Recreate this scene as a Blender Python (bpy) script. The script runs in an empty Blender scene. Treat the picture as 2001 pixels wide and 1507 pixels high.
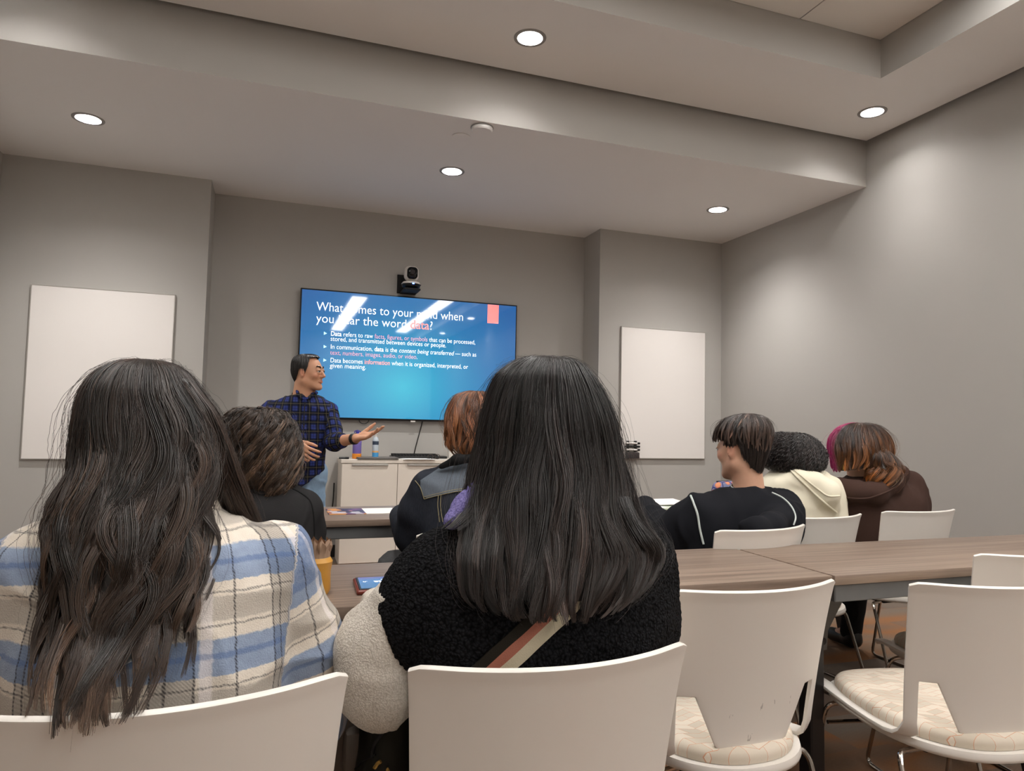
import bpy, bmesh, math, random
import numpy as np
from mathutils import Vector, Matrix

# ---------------------------------------------------------------- camera, world, exposure
SC = bpy.context.scene
COL = SC.collection
W_PX, H_PX = 2001, 1507
FOC = 1345.9                                   # focal length in pixels of the 2001 px wide frame
EYE = np.array([0.0, 0.0, 1.14])
YAW, PITCH, ROLL = 0.33128, 0.05703, 0.02201
_cy, _sy, _cp, _sp = math.cos(YAW), math.sin(YAW), math.cos(PITCH), math.sin(PITCH)
_f = np.array([_sy*_cp, _cy*_cp, _sp]); _r = np.array([_cy, -_sy, 0.0]); _u = np.cross(_r, _f)
CR, CU, CF = math.cos(ROLL)*_r + math.sin(ROLL)*_u, -math.sin(ROLL)*_r + math.cos(ROLL)*_u, _f
cam_data = bpy.data.cameras.new('camera'); cam = bpy.data.objects.new('camera', cam_data); COL.objects.link(cam)
cam_data.sensor_fit = 'HORIZONTAL'; cam_data.sensor_width = 36.0; cam_data.lens = FOC/W_PX*36.0
cam_data.clip_start = 0.02; cam_data.clip_end = 60
cam.matrix_world = Matrix(((CR[0], CU[0], -CF[0], EYE[0]), (CR[1], CU[1], -CF[1], EYE[1]), (CR[2], CU[2], -CF[2], EYE[2]), (0, 0, 0, 1)))
SC.camera = cam
SC.view_settings.view_transform = 'Standard'; SC.view_settings.look = 'None'
SC.view_settings.exposure = 1.1; SC.view_settings.gamma = 1.0; SC.view_settings.use_curve_mapping = False
world = bpy.data.worlds.new('world'); SC.world = world; world.use_nodes = True
world.node_tree.nodes['Background'].inputs[0].default_value = (0.9, 0.85, 0.8, 1)
world.node_tree.nodes['Background'].inputs[1].default_value = 0.02
PANEL_GLOW, CAN_GLOW, CAN_WATT, CAN_COL, PANEL_COL = 9.5, 8.0, 42.0, (1.0, 0.972, 0.94), (1.0, 0.974, 0.938)

def at(px, py, Y):
    """the point of the room at depth Y (toward the screen wall) measured off the photograph"""
    d = (px - W_PX/2)/FOC*CR - (py - H_PX/2)/FOC*CU + CF
    return EYE + d*(Y/d[1])

# ---------------------------------------------------------------- helpers
def tag(o, label=None, cat=None, group=None, kind=None):
    if label: o['label'] = label
    if cat: o['category'] = cat
    if group: o['group'] = group
    if kind: o['kind'] = kind
    return o
def empty(name, loc=(0, 0, 0), rz=0.0, label=None, cat=None, group=None):
    o = bpy.data.objects.new(name, None); COL.objects.link(o); o.location = loc; o.rotation_euler = (0, 0, rz)
    o.empty_display_size = 0.05
    return tag(o, label, cat, group)
def link(name, me, m, parent=None, smooth=True, angle=0.6):
    if m is not None: me.materials.append(m)
    if smooth:
        me.shade_smooth()
        if angle: me.set_sharp_from_angle(angle=angle)
    o = bpy.data.objects.new(name, me); COL.objects.link(o)
    if parent is not None:
        o.parent = parent
    return o
def obj(name, bm, m, parent=None, smooth=True, angle=0.6):
    bmesh.ops.recalc_face_normals(bm, faces=bm.faces[:])
    me = bpy.data.meshes.new(name); bm.to_mesh(me); bm.free()
    return link(name, me, m, parent, smooth, angle)
def wobj(name, bm, m, parent, **k):
    """bmesh in room coordinates under a thing that only has a location"""
    bm.transform(Matrix.Translation(-Vector(parent.location)))
    return obj(name, bm, m, parent, **k)
def struct(name, bm, m, smooth=False, parent=None):
    o = obj(name, bm, m, parent, smooth=smooth); o['kind'] = 'structure'; return o
def BM(): return bmesh.new()
def bx(bm, lo, hi, bev=0.0, seg=2, mtx=None):
    r = bmesh.ops.create_cube(bm, size=1.0); vs = r['verts']
    lo, hi = Vector(lo), Vector(hi)
    for v in vs: v.co = Vector([(lo[i]+hi[i])/2 + v.co[i]*(hi[i]-lo[i]) for i in range(3)])
    if bev > 0:
        es = list({e for v in vs for e in v.link_edges})
        rr = bmesh.ops.bevel(bm, geom=es, offset=bev, segments=seg, profile=0.5, affect='EDGES')
        vs = list({v for f in rr['faces'] for v in f.verts} | {v for v in vs if v.is_valid})
    if mtx is not None:
        for v in vs: v.co = mtx @ v.co
    return vs
def fillet(pts, r, n=5):
    pts = [Vector(p) for p in pts]; out = [pts[0]]
    for i in range(1, len(pts)-1):
        a, b, c = pts[i-1], pts[i], pts[i+1]
        d1, d2 = (a-b), (c-b); rr = min(r, d1.length*0.45, d2.length*0.45)
        p, q = b+d1.normalized()*rr, b+d2.normalized()*rr
        for k in range(n+1):
            t = k/n; out.append(p*(1-t)**2 + b*2*t*(1-t) + q*t*t)
    out.append(pts[-1]); return out
def tube(bm, pts, r, n=8, cap=True, closed=False):
    pts = [Vector(p) for p in pts]; N = len(pts); rad = r if hasattr(r, '__len__') else [r]*N
    rings = []; up = None
    for i, p in enumerate(pts):
        if closed: t = (pts[(i+1) % N]-pts[i-1]).normalized()
        else: t = (pts[min(i+1, N-1)]-pts[max(i-1, 0)]).normalized()
        if up is None: up = t.orthogonal().normalized()
        up = (up - t*up.dot(t)); up = up.normalized() if up.length > 1e-6 else t.orthogonal().normalized()
        s = t.cross(up)
        rings.append([bm.verts.new(p + (up*math.cos(2*math.pi*k/n) + s*math.sin(2*math.pi*k/n))*rad[i]) for k in range(n)])
    for i in range(N if closed else N-1):
        a, b = rings[i], rings[(i+1) % N]
        for k in range(n): bm.faces.new((a[k], a[(k+1) % n], b[(k+1) % n], b[k]))
    if cap and not closed:
        bm.faces.new(rings[0][::-1]); bm.faces.new(rings[-1])
    return rings
def lathe(bm, prof, c=(0, 0, 0), n=32, axis='Z', cap=True):
    c = Vector(c); rings = []
    for (r, h) in prof:
        ring = []
        for k in range(n):
            a = 2*math.pi*k/n; x, y = r*math.cos(a), r*math.sin(a)
            v = Vector((x, y, h)) if axis == 'Z' else Vector((x, h, y)) if axis == 'Y' else Vector((h, x, y))
            ring.append(bm.verts.new(c+v))
        rings.append(ring)
    for a, b in zip(rings, rings[1:]):
        for k in range(n): bm.faces.new((a[k], a[(k+1) % n], b[(k+1) % n], b[k]))
    if cap:
        bm.faces.new(rings[0][::-1]); bm.faces.new(rings[-1])
    return rings
def prism(bm, poly, off):
    """poly: 3-D points of one face, swept by off"""
    a = [bm.verts.new(Vector(p)) for p in poly]; b = [bm.verts.new(Vector(p)+Vector(off)) for p in poly]
    n = len(a); bm.faces.new(a[::-1]); bm.faces.new(b)
    for k in range(n): bm.faces.new((a[k], a[(k+1) % n], b[(k+1) % n], b[k]))
def quad(bm, a, b, c, d): bm.faces.new([bm.verts.new(Vector(p)) for p in (a, b, c, d)])
def np_mesh(name, V, F):
    """numpy verts (n,3) and quads (m,4) to a mesh"""
    me = bpy.data.meshes.new(name); V = np.asarray(V, np.float32); F = np.asarray(F, np.int32)
    me.vertices.add(len(V)); me.vertices.foreach_set('co', V.ravel())
    k = F.shape[1]; me.loops.add(F.size); me.loops.foreach_set('vertex_index', F.ravel())
    me.polygons.add(len(F)); me.polygons.foreach_set('loop_start', np.arange(0, F.size, k, dtype=np.int32))
    me.polygons.foreach_set('loop_total', np.full(len(F), k, np.int32))
    me.update(calc_edges=True); return me
def vcol(me, name, C):
    a = me.attributes.new(name, 'FLOAT_COLOR', 'POINT')
    C = np.asarray(C, np.float32)
    if C.shape[1] == 3: C = np.concatenate([C, np.ones((len(C), 1), np.float32)], 1)
    a.data.foreach_set('color', C.ravel())
def vvec(me, name, C):
    a = me.attributes.new(name, 'FLOAT_VECTOR', 'POINT'); a.data.foreach_set('vector', np.asarray(C, np.float32).ravel())

# ---------------------------------------------------------------- materials
def lin(c):
    return tuple(((v/255)/12.92 if v/255 <= 0.04045 else (((v/255)+0.055)/1.055)**2.4) for v in c)
class NT:
    def __init__(s, name):
        s.m = bpy.data.materials.new(name); s.m.use_nodes = True; s.t = s.m.node_tree
        s.b = s.t.nodes['Principled BSDF']
    def n(s, typ, **k):
        nd = s.t.nodes.new(typ)
        for a, v in k.items(): setattr(nd, a, v)
        return nd
    def l(s, a, b): s.t.links.new(a, b)
    def val(s, x): nd = s.n('ShaderNodeValue'); nd.outputs[0].default_value = x; return nd.outputs[0]
    def math(s, op, a, b=None, c=None):
        nd = s.n('ShaderNodeMath', operation=op)
        for i, v in enumerate((a, b, c)):
            if v is None: continue
            if isinstance(v, (int, float)): nd.inputs[i].default_value = v
            else: s.l(v, nd.inputs[i])
        return nd.outputs[0]
    def mix(s, f, a, b, blend='MIX'):
        nd = s.n('ShaderNodeMix', data_type='RGBA', blend_type=blend)
        for sock, v in ((nd.inputs[0], f), (nd.inputs[6], a), (nd.inputs[7], b)):
            if isinstance(v, (int, float)): sock.default_value = v
            elif isinstance(v, tuple): sock.default_value = (*v[:3], 1)
            else: s.l(v, sock)
        return nd.outputs[2]
    def ramp(s, fac, stops, interp='LINEAR'):
        nd = s.n('ShaderNodeValToRGB'); cr = nd.color_ramp; cr.interpolation = interp
        while len(cr.elements) < len(stops): cr.elements.new(0.5)
        for e, (p, c) in zip(cr.elements, stops): e.position = p; e.color = (*c[:3], 1)
        s.l(fac, nd.inputs[0]); return nd.outputs[0]
    def coord(s, which='Object', scale=(1, 1, 1), rot=(0, 0, 0)):
        tc = s.n('ShaderNodeTexCoord'); mp = s.n('ShaderNodeMapping')
        mp.inputs['Scale'].default_value = scale; mp.inputs['Rotation'].default_value = rot
        s.l(tc.outputs[which], mp.inputs[0]); return mp.outputs[0]
    def noise(s, vec, scale, detail=3, rough=0.5):
        nd = s.n('ShaderNodeTexNoise'); nd.inputs['Scale'].default_value = scale; nd.inputs['Detail'].default_value = detail
        nd.inputs['Roughness'].default_value = rough; s.l(vec, nd.inputs['Vector']); return nd.outputs[0]
    def bump(s, h, strength=0.3, dist=0.002):
        nd = s.n('ShaderNodeBump'); nd.inputs['Strength'].default_value = strength; nd.inputs['Distance'].default_value = dist
        s.l(h, nd.inputs['Height']); s.l(nd.outputs[0], s.b.inputs['Normal'])
    def set(s, color=None, rough=None, metal=None, spec=None, coat=None, sheen=None, trans=None):
        b = s.b.inputs
        if color is not None:
            if isinstance(color, tuple): b['Base Color'].default_value = (*color[:3], 1)
            else: s.l(color, b['Base Color'])
        if rough is not None: b['Roughness'].default_value = rough
        if metal is not None: b['Metallic'].default_value = metal
        if spec is not None: b['Specular IOR Level'].default_value = spec
        if coat is not None: b['Coat Weight'].default_value = coat
        if sheen is not None: b['Sheen Weight'].default_value = sheen
        if trans is not None: b['Transmission Weight'].default_value = trans
        return s
def plain(name, rgb, rough=0.5, metal=0.0, spec=0.5, var=0.06, scale=40, bump=0.0, **k):
    t = NT(name); c = lin(rgb); co = t.coord()
    f = t.noise(co, scale, 3)
    t.set(t.mix(f, tuple(x*(1-var) for x in c), tuple(min(1, x*(1+var)) for x in c)), rough, metal, spec, **k)
    if bump: t.bump(t.noise(co, scale*6, 2), bump, 0.001)
    return t.m
def glow(name, rgb, strength, linear=False):
    t = NT(name); c = rgb if linear else lin(rgb)
    t.set((0.8, 0.8, 0.8), 0.5); t.b.inputs['Emission Color'].default_value = (*c, 1); t.b.inputs['Emission Strength'].default_value = strength
    return t.m

M = {}
def paint(name, rgb, rough=0.75):
    t = NT(name); co = t.coord(); c = lin(rgb)
    n = t.noise(co, 1.3, 2)
    t.set(t.mix(n, tuple(x*0.985 for x in c), tuple(x*1.015 for x in c)), rough, spec=0.25)
    t.bump(t.noise(co, 260, 2), 0.12, 0.0008); return t.m
M['wall'] = paint('wall_paint', (179, 176, 171))
M['ceil'] = paint('ceiling_paint', (242, 240, 238), 0.8)
M['tile'] = paint('ceiling_tile', (240, 236, 230), 0.9)
M['base'] = plain('black_baseboard', (22, 20, 20), 0.5)
def carpet():
    t = NT('carpet'); co = t.coord()
    sep = t.n('ShaderNodeSeparateXYZ'); t.l(co, sep.inputs[0]); x, y = sep.outputs[0], sep.outputs[1]
    # planks 0.25 x 1 m running across the room, each row shifted
    row = t.math('FLOOR', t.math('DIVIDE', y, 0.25))
    xs = t.math('ADD', t.math('DIVIDE', x, 1.0), t.math('MULTIPLY', row, 0.37)); colm = t.math('FLOOR', xs)
    cv = t.n('ShaderNodeCombineXYZ'); t.l(row, cv.inputs[0]); t.l(colm, cv.inputs[1])
    wn = t.n('ShaderNodeTexWhiteNoise', noise_dimensions='2D'); t.l(cv.outputs[0], wn.inputs['Vector'])
    drift = t.noise(t.coord(scale=(1.2, 2.4, 1)), 1.6, 1)
    pick = t.math('ADD', t.math('MULTIPLY', wn.outputs[0], 0.55), t.math('MULTIPLY', drift, 0.5))
    base = t.ramp(pick, [(0.0, lin((104, 90, 80))), (0.40, lin((134, 120, 108))), (0.5, lin((142, 116, 96))), (0.58, lin((160, 112, 76))), (0.66, lin((140, 112, 92))), (0.76, lin((122, 104, 92))), (1, lin((98, 88, 82)))])
    wv = t.n('ShaderNodeTexWave', wave_type='BANDS', bands_direction='Y'); wv.inputs['Scale'].default_value = 34; wv.inputs['Distortion'].default_value = 1.2
    t.l(t.coord(rot=(0, 0, 0.0)), wv.inputs['Vector'])
    fine = t.noise(t.coord(scale=(60, 420, 1)), 1.0, 3)
    k = t.math('ADD', t.math('MULTIPLY', wv.outputs[1], 0.35), t.math('MULTIPLY', fine, 0.75))
    t.set(t.mix(t.math('MULTIPLY', k, 0.85), t.mix(0.35, base, (0.012, 0.009, 0.007)), base), 0.95, spec=0.1)
    t.bump(t.noise(co, 500, 2), 0.6, 0.004); return t.m
M['carpet'] = carpet()
def wood():
    t = NT('grey_brown_laminate')
    g = t.noise(t.coord(scale=(0.9, 34, 20)), 1.6, 5, 0.6); g2 = t.noise(t.coord(scale=(2.5, 160, 60)), 1.5, 3)
    f = t.math('ADD', t.math('MULTIPLY', g, 0.75), t.math('MULTIPLY', g2, 0.3))
    t.set(t.ramp(f, [(0.3, lin((96, 80, 70))), (0.48, lin((126, 108, 95))), (0.62, lin((146, 127, 112))), (0.8, lin((112, 94, 82)))]), 0.42, spec=0.5)
    t.bump(g2, 0.05, 0.0005); return t.m
M['wood'] = wood()
M['apron'] = plain('graphite_metal', (100, 101, 101), 0.5, 0.0)
M['dark'] = plain('black_metal', (34, 31, 31), 0.42, 0.2)
M['silver'] = plain('grey_cast_metal', (104, 102, 98), 0.4, 0.5)
M['white_plastic'] = plain('white_shell_plastic', (226, 221, 214), 0.34, spec=0.5, var=0.015, scale=8)
M['scuffed'] = None
M['chrome'] = plain('chrome', (176, 168, 160), 0.16, 1.0, var=0.02)
M['board'] = plain('whiteboard_face', (236, 231, 227), 0.28, var=0.012, scale=3)
M['alu'] = plain('aluminium_edge', (190, 186, 180), 0.35, 0.6)
M['cab'] = plain('cream_laminate', (222, 212, 200), 0.42, var=0.02, scale=20)
M['cab_gap'] = plain('cabinet_gap', (70, 62, 56), 0.7)
M['black'] = plain('black_plastic', (18, 18, 19), 0.38)
M['soft_black'] = plain('matte_black', (26, 25, 26), 0.8)
M['paper'] = plain('white_paper', (240, 237, 234), 0.7, var=0.02)
M['can'] = plain('downlight_reflector', (236, 236, 236), 0.3)
M['ring'] = plain('downlight_ring', (150, 148, 146), 0.5)
def seat_fabric():
    t = NT('patterned_seat_fabric'); co = t.coord('Object')
    sep = t.n('ShaderNodeSeparateXYZ'); t.l(co, sep.inputs[0])
    cv = t.n('ShaderNodeCombineXYZ')
    t.l(t.math('ADD', sep.outputs[0], t.math('MULTIPLY', sep.outputs[1], 0.45)), cv.inputs[0])
    t.l(t.math('ADD', sep.outputs[1], t.math('MULTIPLY', t.math('ABSOLUTE', t.math('SUBTRACT', t.math('FRACT', t.math('MULTIPLY', sep.outputs[0], 11.0)), 0.5)), 0.035)), cv.inputs[1])
    br = t.n('ShaderNodeTexBrick'); t.l(cv.outputs[0], br.inputs['Vector']); br.inputs['Scale'].default_value = 9.0
    br.offset = 0.37; br.squash = 0.7; br.squash_frequency = 3
    br.inputs['Mortar Size'].default_value = 0.0055; br.inputs['Brick Width'].default_value = 0.42; br.inputs['Row Height'].default_value = 0.2
    br.inputs['Color1'].default_value = (*lin((222, 211, 195)), 1); br.inputs['Color2'].default_value = (*lin((186, 174, 156)), 1); br.inputs['Mortar'].default_value = (*lin((206, 158, 130)), 1)
    br.inputs['Bias'].default_value = -0.45
    t.set(br.outputs[0], 0.85, spec=0.2); t.bump(t.noise(co, 700, 2), 0.2, 0.001); return t.m
M['fabric'] = seat_fabric()

# ---------------------------------------------------------------- the room
XL, XR, YB, YF, YW = -1.88, 4.11, -7.0, 5.68, 6.02     # left, right, back, flanking walls, screen wall
CL, CRX = -0.525, 2.785                                 # alcove sides
Z1, Y1, Z2, Z3 = 2.97, 3.92, 3.295, 3.535               # low soffit, its edge, ring soffit, tile ceiling
GAP = 0.05
TX0, TX1, TY1 = -1.18, 3.41, 3.14                       # tray
bm = BM(); quad(bm, (XL, YB, 0), (XR, YB, 0), (XR, YW, 0), (XL, YW, 0)); bx(bm, (XL-.2, YB-.2, -.12), (XR+.2, YW+.2, -.001)); struct('floor', bm, M['carpet'])
bm = BM(); bx(bm, (XL-.2, YB-.2, 0), (XL, YW+.2, 4.0)); struct('wall_left', bm, M['wall'])
bm = BM(); bx(bm, (XR, YB-.2, 0), (XR+.2, YW+.2, 4.0)); struct('wall_right', bm, M['wall'])
bm = BM(); bx(bm, (XL, YB-.2, 0), (XR, YB, 4.0)); struct('wall_back', bm, M['ceil'])
bm = BM(); bx(bm, (CL, YW, 0), (CRX, YW+.2, 4.0)); struct('wall_front', bm, M['wall'])
bm = BM(); bx(bm, (XL, YF, 0), (CL, YW+.2, 4.0)); struct('wall_front_left', bm, M['wall'])
bm = BM(); bx(bm, (CRX, YF, 0), (XR, YW+.2, 4.0)); struct('wall_front_right', bm, M['wall'])
def holed(bm, x0, x1, y0, y1, z, holes, r, cell=0.14, n=32):
    """flat ceiling strip at height z with round openings (all holes on one y)"""
    hy = holes[0][1]; xs = sorted(h[0] for h in holes)
    quad(bm, (x0, y0, z), (x1, y0, z), (x1, hy-cell, z), (x0, hy-cell, z)); quad(bm, (x0, hy+cell, z), (x1, hy+cell, z), (x1, y1, z), (x0, y1, z))
    x = x0
    for hx in xs:
        quad(bm, (x, hy-cell, z), (hx-cell, hy-cell, z), (hx-cell, hy+cell, z), (x, hy+cell, z)); x = hx+cell
        sq, ci = [], []
        for k in range(n):
            a = 2*math.pi*k/n; c, s = math.cos(a), math.sin(a); m = cell/max(abs(c), abs(s))
            sq.append(bm.verts.new((hx+c*m, hy+s*m, z))); ci.append(bm.verts.new((hx+c*r, hy+s*r, z)))
        for k in range(n): bm.faces.new((sq[k], sq[(k+1) % n], ci[(k+1) % n], ci[k]))
    quad(bm, (x, hy-cell, z), (x1, hy-cell, z), (x1, hy+cell, z), (x, hy+cell, z))
HR = 0.074
LOW = [(-1.157, 4.795), (1.152, 4.795), (3.43, 4.795)]
RING_F = [(-1.2, 3.50), (1.265, 3.50), (3.725, 3.50)]
RING_R = [(3.725, 0.95), (3.725, -1.6), (3.725, -4.15)]
# low soffit with its vertical face
bm = BM(); holed(bm, XL, XR, Y1, YW, Z1, LOW, HR)
quad(bm, (XL, Y1, 3.75), (XR, Y1, 3.75), (XR, YW, 3.75), (XL, YW, 3.75))
struct('ceiling', bm, M['ceil'])
bm = BM(); quad(bm, (XL, Y1, Z1), (XR, Y1, Z1), (XR, Y1, 3.75), (XL, Y1, 3.75)); struct('wall_soffit', bm, M['wall'])
# floating ring round the tray
bm = BM(); ye = Y1-GAP; xe = XR-GAP
holed(bm, XL, xe, TY1, ye, Z2, RING_F, HR)
for (hx, hy), (ya, yb) in zip(RING_R, ((-0.3, TY1), (-2.9, -0.3), (YB, -2.9))): holed(bm, TX1, xe, ya, yb, Z2, [(hx, hy)], HR)
quad(bm, (XL, YB, Z2), (TX0, YB, Z2), (TX0, TY1, Z2), (XL, TY1, Z2))
struct('ceiling_ring', bm, M['ceil'])
bm = BM(); quad(bm, (XL, ye, Z2), (xe, ye, Z2), (xe, ye, 3.7), (XL, ye, 3.7)); quad(bm, (xe, YB, Z2), (xe, ye, Z2), (xe, ye, 3.7), (xe, YB, 3.7))
quad(bm, (TX0, TY1, Z2), (TX1, TY1, Z2), (TX1, TY1, 3.7), (TX0, TY1, 3.7)); quad(bm, (TX1, YB, Z2), (TX1, TY1, Z2), (TX1, TY1, 3.7), (TX1, YB, 3.7))
quad(bm, (TX0, YB, Z2), (TX0, TY1, Z2), (TX0, TY1, 3.7), (TX0, YB, 3.7))
struct('wall_tray', bm, M['wall'])
bm = BM(); bx(bm, (XL-.2, YB-.2, 3.78), (XR+.2, YW+.2, 3.9)); struct('ceiling_deck', bm, M['soft_black'])
# acoustic tiles 0.61 m in the tray, thin grid
bm = BM(); tx = TX1
while tx > TX0+.02:
    ty = TY1
    while ty > YB+.02:
        bx(bm, (max(tx-.605, TX0), max(ty-1.215, YB), Z3), (tx-.004, ty-.004, Z3+.02)); ty -= 1.22
    tx -= .61
struct('ceiling_tiles', bm, M['tile'])
bm = BM(); quad(bm, (TX0, YB, Z3+.004), (TX1, YB, Z3+.004), (TX1, TY1, Z3+.004), (TX0, TY1, Z3+.004)); struct('trim_1', bm, M['ring'])
def baseboard(name, boxes):
    bm = BM()
    for lo, hi in boxes: bx(bm, lo, hi, 0.003, 1)
    struct(name, bm, M['base'])
baseboard('baseboard_front', [((CL, YW-.01, 0), (CRX, YW, .1)), ((XL, YF-.01, 0), (CL+.01, YF, .1)), ((CRX-.01, YF-.01, 0), (XR, YF, .1)), ((CL, YF-.01, 0), (CL+.01, YW, .1)), ((CRX-.01, YF-.01, 0), (CRX, YW, .1))])
baseboard('baseboard_right', [((XR-.01, YB, 0), (XR, YF-.01, .1))])
baseboard('baseboard_left', [((XL, YB, 0), (XL+.01, YF-.01, .1))])

# ---------------------------------------------------------------- lamps
M['can_glow'] = glow('downlight_lamp', CAN_COL, CAN_GLOW, True)
M['panel_glow'] = glow('panel_diffuser', PANEL_COL, PANEL_GLOW, True)
def downlight(x, y, z, label, k=1.0, cat='ceiling light', group='round recessed downlights'):
    t = empty('downlight', (x, y, z), 0, label, cat, group)
    bm = BM(); lathe(bm, [(HR-.004, -.004), (HR+.006, -.006), (HR+.016, -.003), (HR+.017, .0005)], n=40, cap=False); obj('trim_ring', bm, M['ring'], t)
    bm = BM(); lathe(bm, [(HR-.003, -.003), (HR-.012, .03), (.05, .055)], n=40, cap=False); obj('reflector', bm, M['can'], t)
    bm = BM(); lathe(bm, [(.051, .0545), (.051, .058)], n=32); obj('lamp', bm, M['can_glow'], t)
    ld = bpy.data.lights.new('downlight_beam', 'SPOT'); ld.energy = CAN_WATT*k; ld.color = CAN_COL; ld.spot_size = math.radians(110 if k == 1 else 76); ld.spot_blend = 1.0; ld.shadow_soft_size = 0.035
    lo = bpy.data.objects.new('downlight_beam', ld); COL.objects.link(lo); lo.parent = t; lo.location = (0, 0, .045)
    ad = bpy.data.lights.new('downlight_glow', 'AREA'); ad.shape = 'DISK'; ad.size = .098; ad.energy = CAN_WATT*.17*(1 if k == 1 else .55); ad.color = CAN_COL
    ao = bpy.data.objects.new('downlight_glow', ad); COL.objects.link(ao); ao.parent = t; ao.location = (0, 0, .0535)
    return t
for (x, y), lb in zip(LOW, ('round downlight in the low soffit above the left whiteboard', 'round downlight in the low soffit above the wall screen', 'round downlight in the low soffit above the right whiteboard')):
    downlight(x, y, Z1, lb)
for (x, y), lb in zip(RING_F, ('round downlight in the raised ceiling band outside the left edge', 'round downlight in the raised ceiling band at the top centre, lamp visible', 'round downlight in the raised ceiling band near its right corner')):
    downlight(x, y, Z2, lb, .34)
for (x, y), lb in zip(RING_R, ('downlight along the right side of the raised band, nearest the tray corner', 'downlight along the right side of the raised band, further back', 'downlight along the right side of the raised band, by the back wall')):
    downlight(x, y, Z2, lb, .35)
for k in range(14):
    xx = (1.45, 3.05, -.15)[k//6]; yy = ((1.72, .40, -1.9, -3.2, -4.5, -5.8), (1.72, .4, -1.5, -2.8, -4.1, -5.4), (1.72, .4))[k//6][k % 6]
    t = empty('ceiling_panel_light', (xx, yy, Z3-.03), 0, ('narrow ceiling panel light of the row over the room middle, ', 'narrow ceiling panel light of the row near the right wall, ', 'narrow ceiling panel light of the left row, ')[k//6]+('nearest the screen', 'second from the screen', 'third from the screen', 'fourth from the screen', 'fifth from the screen', 'furthest from the screen')[k % 6], 'ceiling light', 'panel lights in the raised tray')
    bm = BM()
    for lo, hi in (((-.16, -.64, -.01), (-.14, .64, .03)), ((.14, -.64, -.01), (.16, .64, .03)), ((-.14, -.64, -.01), (.14, -.62, .03)), ((-.14, .62, -.01), (.14, .64, .03))): bx(bm, lo, hi)
    obj('frame', bm, M['alu'], t, smooth=False)
    bm = BM(); bx(bm, (-.14, -.62, -.004), (.14, .62, .02)); obj('diffuser', bm, M['panel_glow'], t, smooth=False)
# small ceiling discs
for (px, py, r, th, nm, lb) in ((901, 267, .058, .006, 'sprinkler_cover', 'small flat round cover plate on the low soffit, the left of two'), (942, 249, .066, .028, 'smoke_detector', 'round smoke detector standing proud of the low soffit, right of the flat plate')):
    d = at(px, py, 1.0)-EYE; p = EYE+d*((Z1-EYE[2])/d[2])
    t = empty(nm, p, 0, lb, 'detector' if 'smoke' in nm else 'cover plate')
    bm = BM(); lathe(bm, [(r*.9, 0), (r, -th*.3), (r, -th*.7), (r*.9, -th)], n=36); obj('housing', bm, M['ceil'], t)
    if 'smoke' in nm:
        bm = BM(); lathe(bm, [(r*1.06, .001), (r*1.08, -.004), (r*.96, -.007)], n=36, cap=False); obj('base_ring', bm, M['ring'], t)

# ---------------------------------------------------------------- whiteboards
def whiteboard(x0, x1, z0, z1, label):
    t = empty('whiteboard', ((x0+x1)/2, YF, z0), 0, label, 'whiteboard', 'whiteboards beside the screen')
    bm = BM(); bx(bm, (x0, YF-.022, z0), (x1, YF-.004, z1), .002, 1); wobj('board', bm, M['board'], t)
    bm = BM()
    for lo, hi in (((x0-.004, YF-.024, z0-.004), (x1+.004, YF-.001, z0+.002)), ((x0-.004, YF-.024, z1-.002), (x1+.004, YF-.001, z1+.004)), ((x0-.004, YF-.024, z0), (x0+.001, YF-.001, z1)), ((x1-.001, YF-.024, z0), (x1+.004, YF-.001, z1))): bx(bm, lo, hi)
    wobj('edge_trim', bm, M['alu'], t, smooth=False)
whiteboard(-1.652, -0.737, .83, 2.054, 'blank white board left of the screen, empty edges, no holder')
whiteboard(3.008, 3.912, .858, 2.070, 'blank white board right of the screen with a black marker holder at its corner')
hx, hz = 3.055, .862
t = empty('marker_holder', (hx+.055, YF-.026, hz), 0, 'black marker holder with an eraser at the lower left corner of the right whiteboard', 'marker holder')
for sx in (.018, .098):
    bm = BM(); bx(bm, (hx+sx-.009, YF-.055, hz+.055), (hx+sx+.009, YF-.025, hz+.155), .002, 1); wobj('clip_strip', bm, M['black'], t)
bm = BM(); bx(bm, (hx+.008, YF-.03, hz+.05), (hx+.108, YF-.0255, hz+.15)); wobj('back_plate', bm, M['alu'], t)
bm = BM(); bx(bm, (hx+.002, YF-.075, hz-.005), (hx+.125, YF-.025, hz+.05), .006); wobj('eraser', bm, plain('eraser_felt', (58, 50, 50), .9, bump=.5), t)
for k in range(3):
    bm = BM(); zz = hz+.075+k*.03; tube(bm, [(hx-.012, YF-.05, zz), (hx-.002, YF-.05, zz), (hx, YF-.05, zz), (hx+.118, YF-.05, zz-.002), (hx+.12, YF-.05, zz-.002), (hx+.136, YF-.05, zz-.002)], [.007, .007, .0095, .0095, .007, .007], 12)
    m = wobj('marker', bm, M['black'] if k == 1 else M['board'], t)
    bm = BM(); tube(bm, [(hx+.11, YF-.05, zz-.002), (hx+.137, YF-.05, zz-.002)], .0102, 12); wobj('marker_cap', bm, M['black'], t)

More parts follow.
